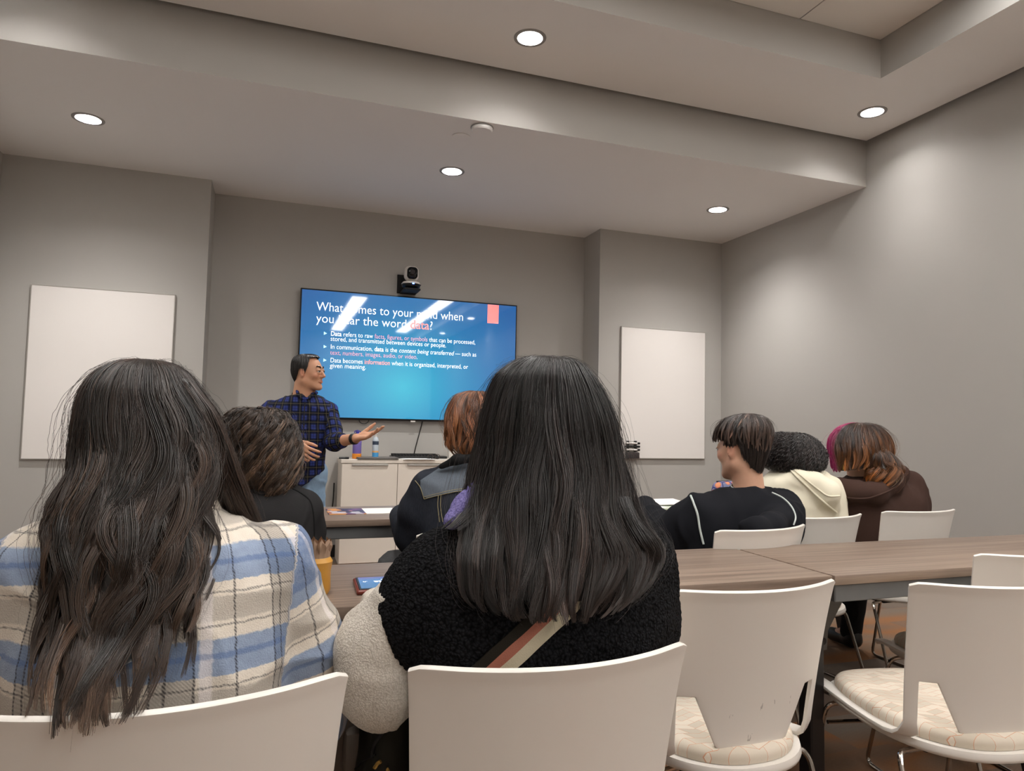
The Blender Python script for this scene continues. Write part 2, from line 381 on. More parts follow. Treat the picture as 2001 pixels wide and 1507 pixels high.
# ---------------------------------------------------------------- wall screen with the slide
SX0, SX1, SZ0, SZ1, SY = .168, 2.083, 1.152, 2.243, 5.955
tv = empty('television', ((SX0+SX1)/2, SY, SZ0), 0, 'large wall screen showing a blue slide about data', 'television')
bm = BM(); bx(bm, (SX0, SY, SZ0), (SX1, SY+.04, SZ1), .004, 2); wobj('housing', bm, M['black'], tv)
bm = BM(); bx(bm, (.75, SY+.04, 1.5), (1.5, YW, 1.95)); wobj('wall_mount', bm, M['soft_black'], tv)
def screen_mat():
    t = NT('slide_screen'); tc = t.n('ShaderNodeTexCoord'); sep = t.n('ShaderNodeSeparateXYZ'); t.l(tc.outputs['Generated'], sep.inputs[0])
    dx = t.math('MULTIPLY', t.math('SUBTRACT', sep.outputs[0], .46), 1.5); dz = t.math('SUBTRACT', sep.outputs[2], .26)
    d = t.math('SQRT', t.math('ADD', t.math('MULTIPLY', dx, dx), t.math('MULTIPLY', dz, dz)))
    c = t.ramp(d, [(0.0, lin((52, 196, 226))), (.3, lin((34, 158, 206))), (.62, lin((28, 122, 184))), (1.0, lin((34, 100, 168)))])
    t.set((.01, .01, .012), .035, spec=.9); t.l(c, t.b.inputs['Emission Color']); t.b.inputs['Emission Strength'].default_value = .44
    t.b.inputs['Coat Weight'].default_value = .25; t.b.inputs['Coat Roughness'].default_value = .22
    return t.m
bm = BM(); bx(bm, (SX0+.012, SY-.002, SZ0+.018), (SX1-.012, SY+.002, SZ1-.012)); wobj('screen', bm, screen_mat(), tv, smooth=False)
M['s_white'] = glow('slide_white', (255, 255, 255), .54); M['s_red'] = glow('slide_red', (226, 26, 42), .5); M['s_pink'] = glow('slide_pink', (218, 70, 122), .5); M['s_cyan'] = glow('slide_arrow', (150, 240, 246), .52)
TY = SY-.0045
p0 = at(953, 597, TY); p1 = at(974, 633, TY)
bm = BM(); bx(bm, (p0[0], TY, p1[2]), (p1[0], TY+.001, SZ1-.014)); wobj('slide_ribbon', bm, M['s_red'], tv, smooth=False)
def text_mesh(s, size, bold, shear):
    cu = bpy.data.curves.new('t', 'FONT'); cu.body = s; cu.size = size; cu.shear = .22 if shear else 0; cu.offset = size*.014 if bold else -size*.004; cu.resolution_u = 3
    o = bpy.data.objects.new('t', cu); COL.objects.link(o); bpy.context.view_layer.update()
    me = bpy.data.meshes.new_from_object(o.evaluated_get(bpy.context.evaluated_depsgraph_get()))
    bpy.data.objects.remove(o); bpy.data.curves.remove(cu); return me
def adv(s, size, bold):
    a = text_mesh('|'+s+'|', size, bold, False); b = text_mesh('||', size, bold, False)
    w = lambda m: (lambda xs: max(xs)-min(xs))([v.co.x for v in m.vertices]) if len(m.vertices) else 0
    r = w(a)-w(b); bpy.data.meshes.remove(a); bpy.data.meshes.remove(b); return r
def slide_line(name, segs, pa, pb, size):
    """segs: (text, material key, bold, italic); laid from pa to pb on the screen"""
    A, B = at(*pa, TY), at(*pb, TY); width = B[0]-A[0]; tot = [adv(s, size, b) for s, _, b, _ in segs]; k = width/sum(tot)
    x = 0; by = {}
    for (s, m, b, it), w in zip(segs, tot):
        me = text_mesh(s, size, b, it); V = np.array([v.co[:] for v in me.vertices])
        if len(V):
            V = np.stack([A[0]+(x+V[:, 0])*k, np.full(len(V), TY), A[2]+V[:, 1]*1.0], 1)
            by.setdefault(m, []).append((V, [list(p.vertices) for p in me.polygons]))
        bpy.data.meshes.remove(me); x += w
    for m, lst in by.items():
        vs, fs, o = [], [], 0
        for V, F in lst: vs += V.tolist(); fs += [[i+o for i in f] for f in F]; o += len(V)
        me = bpy.data.meshes.new(name); L = tv.location
        me.from_pydata([(a-L[0], b-L[1], c-L[2]) for a, b, c in vs], [], fs); link(name, me, M[m], tv, smooth=False)
Wt = 's_white'
slide_line('slide_title', [('What comes to your mind when', Wt, 0, 0)], (618, 606.5), (906, 625), .108)
slide_line('slide_title', [('you hear the word ', Wt, 0, 0), ('data', 's_red', 1, 0), ('?', Wt, 0, 0)], (617.5, 629.5), (846, 642), .108)
slide_line('slide_bullet', [('Data', Wt, 1, 0), (' refers to raw ', Wt, 0, 0), ('facts, figures, or symbols', 's_pink', 0, 0), (' that can be processed,', Wt, 0, 0)], (646, 656), (929, 671), .056)
slide_line('slide_bullet', [('stored, and transmitted between devices or people.', Wt, 0, 0)], (645.5, 666), (872, 678), .056)
slide_line('slide_bullet', [('In communication, ', Wt, 0, 0), ('data', Wt, 1, 0), (' is the ', Wt, 0, 0), ('content being transferred', Wt, 0, 1), (' \u2014 such as', Wt, 0, 0)], (645.5, 681.5), (931, 696), .056)
slide_line('slide_bullet', [('text, numbers, images, audio, or video', 's_pink', 0, 0), ('.', Wt, 0, 0)], (645, 693), (816, 701), .056)
slide_line('slide_bullet', [('Data becomes ', Wt, 0, 0), ('information', 's_red', 1, 0), (' when it is organized, interpreted, or', Wt, 0, 0)], (645, 708), (914.5, 720), .056)
slide_line('slide_bullet', [('given meaning.', Wt, 0, 0)], (644.5, 718.5), (715.5, 722), .056)
for px, py in ((636, 651.5), (635.5, 677.5), (635, 704)):
    c = at(px, py, TY); bm = BM(); prism(bm, [(c[0]-.013, TY, c[2]-.014), (c[0]+.013, TY, c[2]), (c[0]-.013, TY, c[2]+.014)], (0, .001, 0)); wobj('slide_arrow', bm, M['s_cyan'], tv, smooth=False)
bm = BM(); c = at(807, 824, SY); bx(bm, (c[0]-.022, SY-.004, SZ0-.012), (c[0]+.022, SY+.01, SZ0+.004), .003); wobj('logo_tab', bm, M['alu'], tv)
bm = BM(); c = at(712, 823, SY); tube(bm, [(c[0]+.04*math.cos(a), SY+.03, SZ0+.0-.03*abs(math.sin(a))) for a in np.linspace(0, math.pi, 12)], .004, 6); wobj('cable_loop', bm, M['black'], tv)
# conference camera above it
pc = at(803, 560, 5.86)
t = empty('conference_camera', (pc[0], 5.86, 2.26), 0, 'white and black pan-tilt camera on a bracket above the wall screen', 'camera')
x, z = pc[0], 2.275
bm = BM(); bx(bm, (x-.095, YW-.012, z-.0), (x+.06, YW-.001, z+.165), .003); wobj('wall_plate', bm, M['soft_black'], t)
bm = BM(); bx(bm, (x-.07, 5.78, z-.005), (x+.07, YW-.005, z+.012), .004); wobj('shelf_bracket', bm, M['soft_black'], t)
bm = BM(); lathe(bm, [(.05, 0), (.078, .022), (.082, .04)], (x, 5.86, z+.012), 32); wobj('base', bm, M['black'], t)
bm = BM(); lathe(bm, [(.083, 0), (.083, .006), (.07, .022), (.035, .03)], (x, 5.86, z+.052), 32); wobj('base_cover', bm, M['white_plastic'], t)
bm = BM(); tube(bm, [(x+.084*math.sin(a), 5.86-.084*math.cos(a), z+.048) for a in np.linspace(-1.1, 1.1, 16)], .006, 8); wobj('front_strip', bm, M['black'], t)
bm = BM(); bx(bm, (x-.005, 5.768, z+.044), (x+.012, 5.772, z+.054)); wobj('indicator_light', bm, glow('blue_led', (60, 110, 255), 4), t)
bm = BM(); bx(bm, (x-.062, 5.81, z+.082), (x+.062, 5.91, z+.215), .045, 6); wobj('camera_head', bm, M['white_plastic'], t)
bm = BM(); bx(bm, (x-.044, 5.795, z+.095), (x+.044, 5.83, z+.195), .03, 6); wobj('lens_housing', bm, M['black'], t)
bm = BM(); lathe(bm, [(.034, 0), (.034, -.02), (.026, -.022), (.022, -.012)], (x, 5.797, z+.152), 28, 'Y'); wobj('lens', bm, plain('lens_glass', (12, 12, 16), .08), t)

# ---------------------------------------------------------------- credenza under the screen
CX0, CX1, CY0, CY1, CZ = .525, 2.76, 5.65, 5.99, .835
t = empty('credenza', ((CX0+CX1)/2, (CY0+CY1)/2, 0), 0, 'long cream laminate credenza with flat doors under the wall screen', 'cabinet')
bm = BM(); bx(bm, (CX0, CY0+.02, .0), (CX1, CY1, CZ-.03), .002, 1); wobj('carcass', bm, M['cab'], t)
bm = BM(); bx(bm, (CX0-.006, CY0-.004, CZ-.03), (CX1+.006, CY1+.004, CZ), .003, 1); wobj('top', bm, M['cab'], t)
nd = 5; dw = (CX1-CX0)/nd
for k in range(nd):
    bm = BM(); bx(bm, (CX0+k*dw+.002, CY0, .012), (CX0+(k+1)*dw-.002, CY0+.019, CZ-.034), .0015, 1); d = wobj('door', bm, M['cab'], t)
    bm = BM(); xm = CX0+(k+.5)*dw
    bx(bm, (xm-.145, CY0-.012, CZ-.05), (xm+.145, CY0+.001, CZ-.034), .002, 1); h = wobj('handle', bm, M['alu'], t); h.parent = d
# things on the credenza
def bottle(name, px, Y, prof, mats, label, cat):
    p = at(px, 893, Y); t = empty(name, (p[0], Y, CZ), 0, label, cat)
    for (pn, pr, m) in prof:
        bm = BM(); lathe(bm, pr, n=28); obj(pn, bm, m, t)
    return t
lav = plain('lavender_plastic', (116, 100, 170), .35); ora = plain('orange_rubber', (226, 140, 44), .6); navy = plain('blue_plastic', (58, 56, 150), .4)
b = bottle('water_bottle', 697, 5.78, [('body', [(.034, .04), (.036, .05), (.036, .165), (.03, .182)], lav), ('base_boot', [(.034, 0), (.0375, .006), (.0375, .04), (.036, .042)], ora), ('lid', [(.032, .178), (.033, .2), (.026, .208), (.014, .212), (.014, .222), (.006, .226)], navy)], None, 'lavender water bottle with an orange base and blue lid on the credenza', 'bottle')
bm = BM(); tube(bm, [(-.026, 0, .205), (-.02, 0, .226), (0, 0, .232), (.02, 0, .226), (.026, 0, .205)], .004, 8); obj('carry_loop', bm, navy, b)
b = bottle('sanitizer_bottle', 733, 5.80, [('body', [(.024, 0), (.026, .004), (.026, .15), (.02, .172), (.011, .18)], plain('pale_clear_plastic', (196, 206, 214), .25)), ('neck', [(.012, .18), (.012, .192)], M['white_plastic']), ('pump', [(.008, .192), (.008, .205), (.016, .207), (.014, .218), (.004, .22)], M['white_plastic'])], None, 'clear white pump bottle with a blue label on the credenza behind the hand', 'bottle')
for (z0, z1, rgb, nm) in ((.012, .05, (74, 158, 214), 'blue_label'), (.052, .064, (232, 170, 96), 'orange_label'), (.115, .145, (52, 66, 84), 'dark_label')):
    bm = BM(); lathe(bm, [(.0265, z0), (.0265, z1)], n=28, cap=False)
    bmesh.ops.delete(bm, geom=[f for f in bm.faces if f.calc_center_median().y > -.004], context='FACES')
    obj(nm, bm, plain(nm, rgb, .5), b)
def onc(px, py, dy=0):
    d = at(px, py, 1.0)-EYE; return EYE+d*((CZ-EYE[2])/d[2])
xa, xb = at(697, 895, 5.72)[0], at(776, 895, 5.72)[0]
t = empty('laptop', ((xa+xb)/2, 5.73, CZ), 0, 'closed thin grey laptop on the credenza edge in front of the bottles', 'laptop')
bm = BM(); bx(bm, (xa, 5.64, CZ+.001), (xb, 5.85, CZ+.009), .003); wobj('base', bm, M['silver'], t)
bm = BM(); bx(bm, (xa, 5.64, CZ+.010), (xb, 5.85, CZ+.016), .003); wobj('lid', bm, plain('laptop_lid', (120, 114, 110), .4, .4), t)
xa, xb = at(764, 890, 5.88)[0], at(872, 890, 5.88)[0]
t = empty('keyboard', ((xa+xb)/2, 5.9, CZ), 0, 'black computer keyboard at the back of the credenza', 'keyboard')
bm = BM(); bx(bm, (xa, 5.84, CZ+.001), (xb, 5.97, CZ+.02), .004, mtx=None); wobj('case', bm, M['black'], t)
bm = BM()
for r in range(5):
    for c in range(15): bx(bm, (xa+.012+c*.0262, 5.85+r*.022, CZ+.02), (xa+.034+c*.0262, 5.867+r*.022, CZ+.03+.002*r))
wobj('keys', bm, M['soft_black'], t, smooth=False)
p = at(848, 890, 5.74); t = empty('eyeglasses', (p[0], 5.74, CZ), .3, 'folded dark eyeglasses lying beside the keyboard', 'eyeglasses')
for s in (-1, 1):
    bm = BM(); tube(bm, [(s*.033+.024*math.cos(a), 0, .022+.02*math.sin(a)) for a in np.linspace(0, 2*math.pi, 20)[:-1]], .0026, 6, closed=True); obj('rim', bm, plain('brown_frame', (66, 50, 40), .3), t)
    bm = BM(); tube(bm, [(s*.058, 0, .028), (s*.05, .02, .012), (-s*.05, .028, .006)], .0022, 6); obj('temple', bm, M['black'], t)
bm = BM(); tube(bm, [(-.01, 0, .026), (0, 0, .03), (.01, 0, .026)], .0024, 6); obj('bridge', bm, M['black'], t)
xa, xb = at(786, 897, 5.7)[0], at(836, 897, 5.7)[0]
t = empty('paper_stack', ((xa+xb)/2, 5.74, CZ), 0, 'white papers on the credenza edge right of the laptop', 'papers')
bm = BM(); bx(bm, (xa, 5.635, CZ+.0005), (xb+.05, 5.82, CZ+.003)); bx(bm, (xa+.02, 5.625, CZ+.003), (xb+.03, 5.80, CZ+.005), mtx=None); wobj('sheets', bm, M['paper'], t, smooth=False)
xa, xb = at(656, 893, 5.74)[0], at(681, 893, 5.74)[0]
t = empty('marker_pen', ((xa+xb)/2, 5.70, CZ), 0, 'black pen lying at the left end of the credenza', 'pen')
bm = BM(); tube(bm, [(CX0-.02, 5.70, CZ+.009), (xb-.03, 5.70, CZ+.009)], .008, 12); wobj('barrel', bm, M['black'], t)
bm = BM(); tube(bm, [(xb-.03, 5.70, CZ+.009), (xb, 5.70, CZ+.009)], .0088, 12); wobj('cap', bm, M['soft_black'], t)
p = at(881, 885, 5.88); t = empty('white_cup', (p[0], 5.88, CZ), 0, 'white cup at the right of the keyboard, mostly hidden by the reddish hair', 'cup')
bm = BM(); lathe(bm, [(.022, 0), (.03, .09), (.028, .09), (.02, .004)], n=24, cap=False); obj('wall', bm, M['white_plastic'], t)
bm = BM(); lathe(bm, [(.022, .001), (.022, .004)], n=24); obj('bottom', bm, M['white_plastic'], t)
# cables
def cable(pts, r, label, name='cable'):
    bm = BM(); tube(bm, fillet(pts, .12, 6), r, 8); tag(obj(name, bm, M['black']), label, 'cable')
a, b2 = at(826, 824, 6.0), at(808, 888, 6.0)
cable([(a[0], 6.0, SZ0+.04), (a[0]-.004, 6.008, SZ0-.02), (b2[0], 6.006, CZ+.02), (b2[0]-.01, 6.008, CZ-.2)], .0045, 'thin black cable hanging from the screen down behind the credenza')
cable([(.50, 6.0, .62), (.498, 6.0, .45), (.47, 6.0, .25), (.455, 5.995, .10), (.43, 5.98, .012), (.40, 5.9, .01)], .006, 'black cable down the wall at the left end of the credenza')

# ---------------------------------------------------------------- tables
def table(x0, x1, y0, y1, label, legs=None, posts=(), bracket=None):
    t = empty('training_table', ((x0+x1)/2, (y0+y1)/2, 0), 0, label, 'table', 'training tables')
    zt = .737
    bm = BM(); bx(bm, (x0, y0, zt-.028), (x1, y1, zt), .003, 2); wobj('tabletop', bm, M['wood'], t)
    ax0, ax1, ay0, ay1, az = x0+.012, x1-.012, y0+.012, y1-.012, zt-.0285
    for lo, hi in (((ax0, ay0, az-.05), (ax1, ay0+.03, az)), ((ax0, ay1-.03, az-.05), (ax1, ay1, az)), ((ax0, ay0+.03, az-.05), (ax0+.04, ay1-.03, az)), ((ax1-.04, ay0+.03, az-.05), (ax1, ay1-.03, az))):
        bm = BM(); bx(bm, lo, hi, .003, 1); wobj('apron', bm, M['apron'], t)
    ym = (y0+y1)/2
    for lx in (legs or (x0+.10, x1-.075)):
        for s in (-1, 1):
            bm = BM(); vs = bx(bm, (lx-.026, ym-.03+s*.032, 0.05), (lx+.026, ym+.03+s*.032, az-.05), .004, 1)
            for v in bm.verts: v.co.y += s*.165*(1-(v.co.z-.05)/(az-.1))
            wobj('leg', bm, M['dark'], t)
            bm = BM(); lathe(bm, [(.024, -.011), (.026, -.008), (.026, .008), (.024, .011)], (lx, ym+s*.205, .0265), 20, 'X'); wobj('caster', bm, M['soft_black'], t)
        bm = BM(); bx(bm, (lx-.02, ym-.17, .13), (lx+.02, ym+.17, .165), .003, 1); wobj('foot_brace', bm, M['dark'], t)
    for (ax, ay), (cx_, cy_) in posts:
        bm = BM(); bx(bm, (-.024, -.026, .05), (.024, .026, az-.05), .004, 1)
        for v in bm.verts:
            k = (v.co.z-.05)/(az-.1); v.co.x += cx_+(ax-cx_)*k; v.co.y += cy_+(ay-cy_)*k
        wobj('leg', bm, M['dark'], t)
        bm = BM(); lathe(bm, [(.024, -.011), (.026, -.008), (.026, .008), (.024, .011)], (cx_, cy_, .0265), 20, 'X'); wobj('caster', bm, M['soft_black'], t)
    L = legs or (x0+.10, x1-.075)
    if posts: L = (L[0], posts[0][0][0])
    bm = BM(); tube(bm, [(L[0], ym+.02, .40), (L[-1], ym+.02, .40)], .011, 10); wobj('stretcher', bm, M['dark'], t)
    if bracket:
        bx_, by_ = bracket
        bm = BM(); prism(bm, [(bx_-.02, by_, .44), (bx_+.02, by_, .44), (bx_+.024, by_, .50), (bx_+.105, by_, .62), (bx_+.10, by_, .66), (bx_+.06, by_, .66), (bx_-.018, by_, .53)], (0, .03, 0)); wobj('hinge_bracket', bm, M['silver'], t)
        bm = BM(); lathe(bm, [(.012, -.006), (.012, .034)], (bx_, by_, .47), 16, 'Y'); wobj('hinge_pin', bm, M['dark'], t)
    return t
table(-.03, 1.498, 1.555, 2.012, 'wood-topped table in the second row holding the phone in its red case', legs=(.08,), posts=(((1.462, 1.60), (1.466, 1.60)), ((1.44, 1.72), (1.365, 1.64)), ((1.13, 1.72), (1.10, 1.63)), ((1.165, 1.62), (1.195, 1.60))), bracket=(1.69, 1.80))
table(1.506, 3.03, 1.555, 2.012, 'empty wood-topped table in the second row, right of the seam behind the empty chairs', legs=(2.35, 2.93))
table(-.02, 1.49, 2.90, 3.36, 'wood-topped front row table holding the glossy flyer')
table(1.50, 3.02, 2.93, 3.39, 'wood-topped front row table right of centre holding loose white papers')

# ---------------------------------------------------------------- chairs
def backrest_bm():
    bm = BM()
    vc, ui, uo = .33, .70, .87
    def S(u, v):
        z = .452+.352*v; w = .198+.020*v+.004*v**6
        sag = .052+.014*v
        y = -.215-.05*v-.02*v*v + sag*u*u
        return Vector((u*w, y + (.0 if v < .96 else -.004*(v-.96)/.04), z))
    upc = [-1, -.935, -uo, -ui]+[ui*k/8 for k in range(-7, 8)]+[ui, uo, .935, 1]
    rows = [vc+(1-vc)*k/16 for k in range(17)]
    G = []
    for v in rows:
        row = []
        for u in upc:
            # rounded upper corners
            uu, vv = u, v
            if abs(u) > .9 and v > .93:
                k = (abs(u)-.9)/.1; vv = v-(.022*k*k)*(v-.93)/.07
            row.append(bm.verts.new(S(uu, vv)))
        G.append(row)
    for a, b in zip(G, G[1:]):
        for k in range(len(upc)-1): bm.faces.new((a[k], a[k+1], b[k+1], b[k]))
    # tapering lower panel
    prev = G[0][3:-3]; us = upc[3:-3]
    for i in range(1, 11):
        v = vc*(1-i/10); half = .46+(ui-.46)*(v/vc)
        row = []
        for u in us:
            s = u/ui; vv = v-.05*(1-s*s)*(i/10)**3+.012*(i/10)**3
            row.append(bm.verts.new(S(s*half, vv)))
        for k in range(len(us)-1): bm.faces.new((row[k], row[k+1], prev[k+1], prev[k]))
        prev = row
    # uprights running down and forward into the side rails
    for sgn in (-1, 1):
        cols = [0, 1, 2] if sgn < 0 else [-1, -2, -3]
        prev = [G[0][c] for c in cols]; uu = [upc[c] for c in cols]
        path = []
        for i in range(1, 8): path.append(vc*(1-i/8))
        for v in path:
            row = [bm.verts.new(S(u, v)) for u in uu]
            for k in range(2): bm.faces.new((row[k], row[k+1], prev[k+1], prev[k]))
            prev = row
        base = [S(u, .04) for u in uu]
        dy = [p.y for p in base]
        for (yy, zz, xo) in ((-.150, .444, .203), (-.135, .434, .206), (-.105, .428, .208), (-.05, .426, .209), (.03, .427, .209), (.11, .430, .207), (.18, .431, .202), (.225, .424, .19), (.24, .408, .175)):
            row = []
            for j in range(3):
                x = xo-.018*j; row.append(bm.verts.new((sgn*x, yy-(.012*j if yy < -.1 else 0), zz+.0*j)))
            for k in range(2): bm.faces.new((row[k], row[k+1], prev[k+1], prev[k]))
            prev = row
    bmesh.ops.recalc_face_normals(bm, faces=bm.faces[:])
    bmesh.ops.solidify(bm, geom=bm.faces[:], thickness=.0095)
    es = [e for e in bm.edges if len(e.link_faces) == 2 and e.calc_face_angle(0) > 1.1]
    bmesh.ops.bevel(bm, geom=es, offset=.0028, segments=2, profile=.6, affect='EDGES')
    return bm
def superell(bm, hw, y0, y1, zs, n=56, p=3.2, rear=2.3):
    rings = []
    yc, hl = (y0+y1)/2, (y1-y0)/2
    for (sc, z) in zs:
        ring = []
        for k in range(n):
            a = 2*math.pi*k/n; c, s = math.cos(a), math.sin(a); q = rear if s < 0 else p
            x = math.copysign(abs(c)**(2/q), c)*(hw-(1-sc)); y = math.copysign(abs(s)**(2/q), s)*(hl-(1-sc))
            ring.append(bm.verts.new((x, yc+y, z + .018*max(0, (-(yc+y)-.1))*0 - .10*max(0, (yc+y)-.14)**1.4)))
        rings.append(ring)
    for a, b in zip(rings, rings[1:]):
        for k in range(n): bm.faces.new((a[k], a[(k+1) % n], b[(k+1) % n], b[k]))
    bm.faces.new(rings[0][::-1]); bm.faces.new(rings[-1])
def scuffed():
    t = NT('scuffed_white_shell_plastic'); co = t.coord(); c = lin((226, 221, 214))
    sep = t.n('ShaderNodeSeparateXYZ'); t.l(co, sep.inputs[0])
    n = t.noise(t.coord(scale=(60, 1, 16)), 1.0, 3, .6)
    zone = t.math('MULTIPLY', t.math('LESS_THAN', t.math('ABSOLUTE', t.math('SUBTRACT', sep.outputs[0], .02)), .09), t.math('LESS_THAN', t.math('ABSOLUTE', t.math('SUBTRACT', sep.outputs[2], .52)), .055))
    f = t.math('MULTIPLY', zone, t.math('GREATER_THAN', n, .69))
    t.set(t.mix(t.math('MULTIPLY', f, .45), c, lin((90, 84, 80))), .36, spec=.5); return t.m
M['scuffed'] = scuffed()
def make_chair(label):
    t = empty('stacking_chair', (0, 0, 0), 0, label, 'chair', 'white stacking chairs')
    obj('backrest', backrest_bm(), M['white_plastic'], t, angle=.9)
    bm = BM(); superell(bm, .207, -.262, .235, [(.985, .398), (.998, .404), (1, .412), (.997, .424)]); obj('seat_shell', bm, M['white_plastic'], t, angle=.9)
    bm = BM(); superell(bm, .187, -.245, .222, [(1, .425), (1.002, .436), (1, .445), (.994, .452), (.98, .457), (.95, .459)]); obj('seat_cushion', bm, M['fabric'], t, angle=.9)
    for s in (-1, 1):
        bm = BM(); tube(bm, fillet([(s*.10, -.13, .388), (s*.195, -.15, .388), (s*.205, -.165, .37), (s*.222, -.285, .0075), (s*.222, .23, .0075), (s*.20, .14, .388), (s*.10, .12, .388)], .035, 5), .0066, 10); obj('sled_leg', bm, M['chrome'], t)
    bm = BM(); tube(bm, [(-.205, .128, .34), (.205, .128, .34)], .0055, 8); obj('front_bar', bm, M['chrome'], t)
    bm = BM(); bx(bm, (-.13, -.15, .38), (.13, .15, .399), .006); obj('under_plate', bm, M['soft_black'], t)
    return t
def copy_tree(o, parent=None):
    c = o.copy(); COL.objects.link(c)
    if parent is not None: c.parent = parent
    for ch in list(o.children): copy_tree(ch, c)
    return c
CHAIRS = [  # x, y, turn, label   (the point below the middle of the backrest edge ends)
    (-.115, .975, .05, 'white chair of the person in the pale plaid overshirt, nearest at the bottom left'),
    (.415, .98, -.01, 'white chair at the bottom centre holding the person in the black fleece with cream sleeves'),
    (1.02, 1.29, .01, 'empty white chair with scuff marks on its back, between the fleece and the right chairs'),
    (1.61, 1.175, -.20, 'empty white chair turned slightly right at the lower right, patterned seat in full view'),
    (2.135, 1.43, -.14, 'empty white chair at the right edge behind the lower right one'),
    (-.10, 2.06, .0, 'white chair under the person with short curly hair and a black jacket'),
    (.65, 2.115, .0, 'white chair under the person in the denim jacket, one back corner showing'),
    (1.635, 2.03, .17, 'white chair under the boy in the black sweater draped over it'),
    (2.13, 2.255, .16, 'white chair under the person in the cream hoodie'),
    (2.735, 2.34, .03, 'white chair under the person in the brown hoodie by the right wall'),
]
proto = make_chair('')
for i, (x, y, rz, lb) in enumerate(CHAIRS):
    o = proto if i == 0 else copy_tree(proto)
    c, s = math.cos(rz), math.sin(rz); ox, oy = 0.0, .218          # backrest edge ends sit .218 behind the chair's middle
    o.location = (x-s*oy, y+c*oy, 0); o.rotation_euler = (0, 0, rz); o['label'] = lb
    if i == 2:
        for ch in o.children:
            if ch.name.startswith('backrest'):
                ch.data = ch.data.copy(); ch.data.materials[0] = M['scuffed']

# ---------------------------------------------------------------- things on the tables
ZT = .737
def ontable(px, py, z=ZT):
    d = at(px, py, 1.0)-EYE; return EYE+d*((z-EYE[2])/d[2])
t = empty('smartphone', (.285, 1.713, ZT), -.04, 'smartphone in a red-brown case lying face up on the second row table', 'phone')
bm = BM(); bx(bm, (-.085, -.07, 0.0), (.085, .07, .011), .005, 3); obj('case', bm, plain('red_brown_case', (122, 52, 40), .3), t)
bm = BM(); bx(bm, (-.079, -.064, .0102), (.079, .064, .0128), .001, 1); obj('bezel', bm, M['black'], t)
def phone_mat():
    m = NT('phone_screen'); tc = m.n('ShaderNodeTexCoord'); sp = m.n('ShaderNodeSeparateXYZ'); m.l(tc.outputs['Generated'], sp.inputs[0])
    c = m.ramp(sp.outputs[1], [(0, lin((44, 84, 122))), (.7, lin((54, 96, 140))), (1, lin((96, 74, 120)))])
    m.set((.01, .01, .012), .1); m.l(c, m.b.inputs['Emission Color']); m.b.inputs['Emission Strength'].default_value = .7; return m.m
bm = BM(); bx(bm, (-.074, -.058, .0125), (.074, .058, .0133)); obj('screen', bm, phone_mat(), t, smooth=False)
for s, x, y, sz in (('data', .006, .006, .027), ('r', -.012, .028, .022), ('.n', -.054, .006, .016)):
    me = text_mesh(s, sz, True, False)
    for v in me.vertices: v.co = Vector((x-v.co.x, y-v.co.y+.006, .0138))
    link('screen_text', me, M['s_white'], t, smooth=False)
p = ontable(617, 1160); t = empty('snack_pouch', (p[0], p[1], ZT), 0, 'mustard yellow pouch with a torn crinkled top on the second row table', 'pouch')
bm = BM(); lathe(bm, [(.028, 0), (.033, .01), (.032, .05), (.036, .075), (.03, .085)], n=24); obj('body', bm, plain('mustard_wrapper', (206, 150, 62), .4), t)
bm = BM(); R_ = lathe(bm, [(.030, .083), (.027, .10), (.031, .115), (.028, .122)], n=30, cap=False)
for i, ring in enumerate(R_[1:]):
    for k, v in enumerate(ring): v.co.z += .007*math.sin(k*2.1+i); v.co.x *= 1+.12*math.sin(k*3.3); v.co.y *= 1+.12*math.cos(k*2.7)
obj('crinkled_top', bm, plain('kraft_top', (150, 122, 100), .6), t)
a, b2, c2, d2 = ontable(641, 1004), ontable(772, 1002), ontable(770, 994), ontable(654, 995)
t = empty('flyer', ((a[0]+b2[0])/2, 3.17, ZT), 0, 'open glossy flyer, purple picture side and white side, on the front row table', 'flyer')
def flyer_mat():
    m = NT('flyer_print'); co = m.coord(scale=(14, 14, 1)); v = m.n('ShaderNodeTexVoronoi'); v.distance = 'CHEBYCHEV'; v.inputs['Scale'].default_value = 1.6; m.l(co, v.inputs['Vector'])
    c = m.ramp(v.outputs['Color'], [(0, lin((54, 30, 66))), (.3, lin((110, 60, 110))), (.55, lin((220, 150, 80))), (.75, lin((200, 190, 200))), (1, lin((60, 34, 60)))], 'CONSTANT'); m.set(c, .3); return m.m
xm = a[0]+(b2[0]-a[0])*.55
bm = BM(); bx(bm, (a[0], 3.07, ZT+.0005), (xm, 3.26, ZT+.003)); wobj('picture_side', bm, flyer_mat(), t, smooth=False)
bm = BM(); bx(bm, (xm+.0005, 3.065, ZT+.0005), (b2[0]+.01, 3.255, ZT+.0028)); wobj('white_side', bm, M['paper'], t, smooth=False)
for k, (x0, y0, w, h, rz, lb) in enumerate([(1.66, 3.02, .22, .28, .05, 'white sheet at the left of the papers on the right front table'), (1.86, 3.10, .22, .26, -.2, 'white sheet on top of the papers on the right front table'), (1.76, 3.0, .3, .2, .1, 'pale printed booklet under the sheets on the right front table')]):
    t = empty('paper', (x0+w/2, y0+h/2, ZT), rz, lb, 'paper', 'papers on the right front table')
    bm = BM(); z0 = (.0045, .0075, .0005)[k]; bx(bm, (-w/2, -h/2, z0), (w/2, h/2, z0+(.0025 if k < 2 else .0035)))
    for v in bm.verts:
        if k == 1 and v.co.x > 0: v.co.z += .006
    obj('sheet', bm, M['paper'] if k < 2 else plain('printed_cover', (196, 206, 184), .6), t, smooth=False)
t = empty('patterned_bag', (2.33, 3.16, ZT), .2, 'small blue bag with an orange floral pattern beyond the boy in black', 'bag')
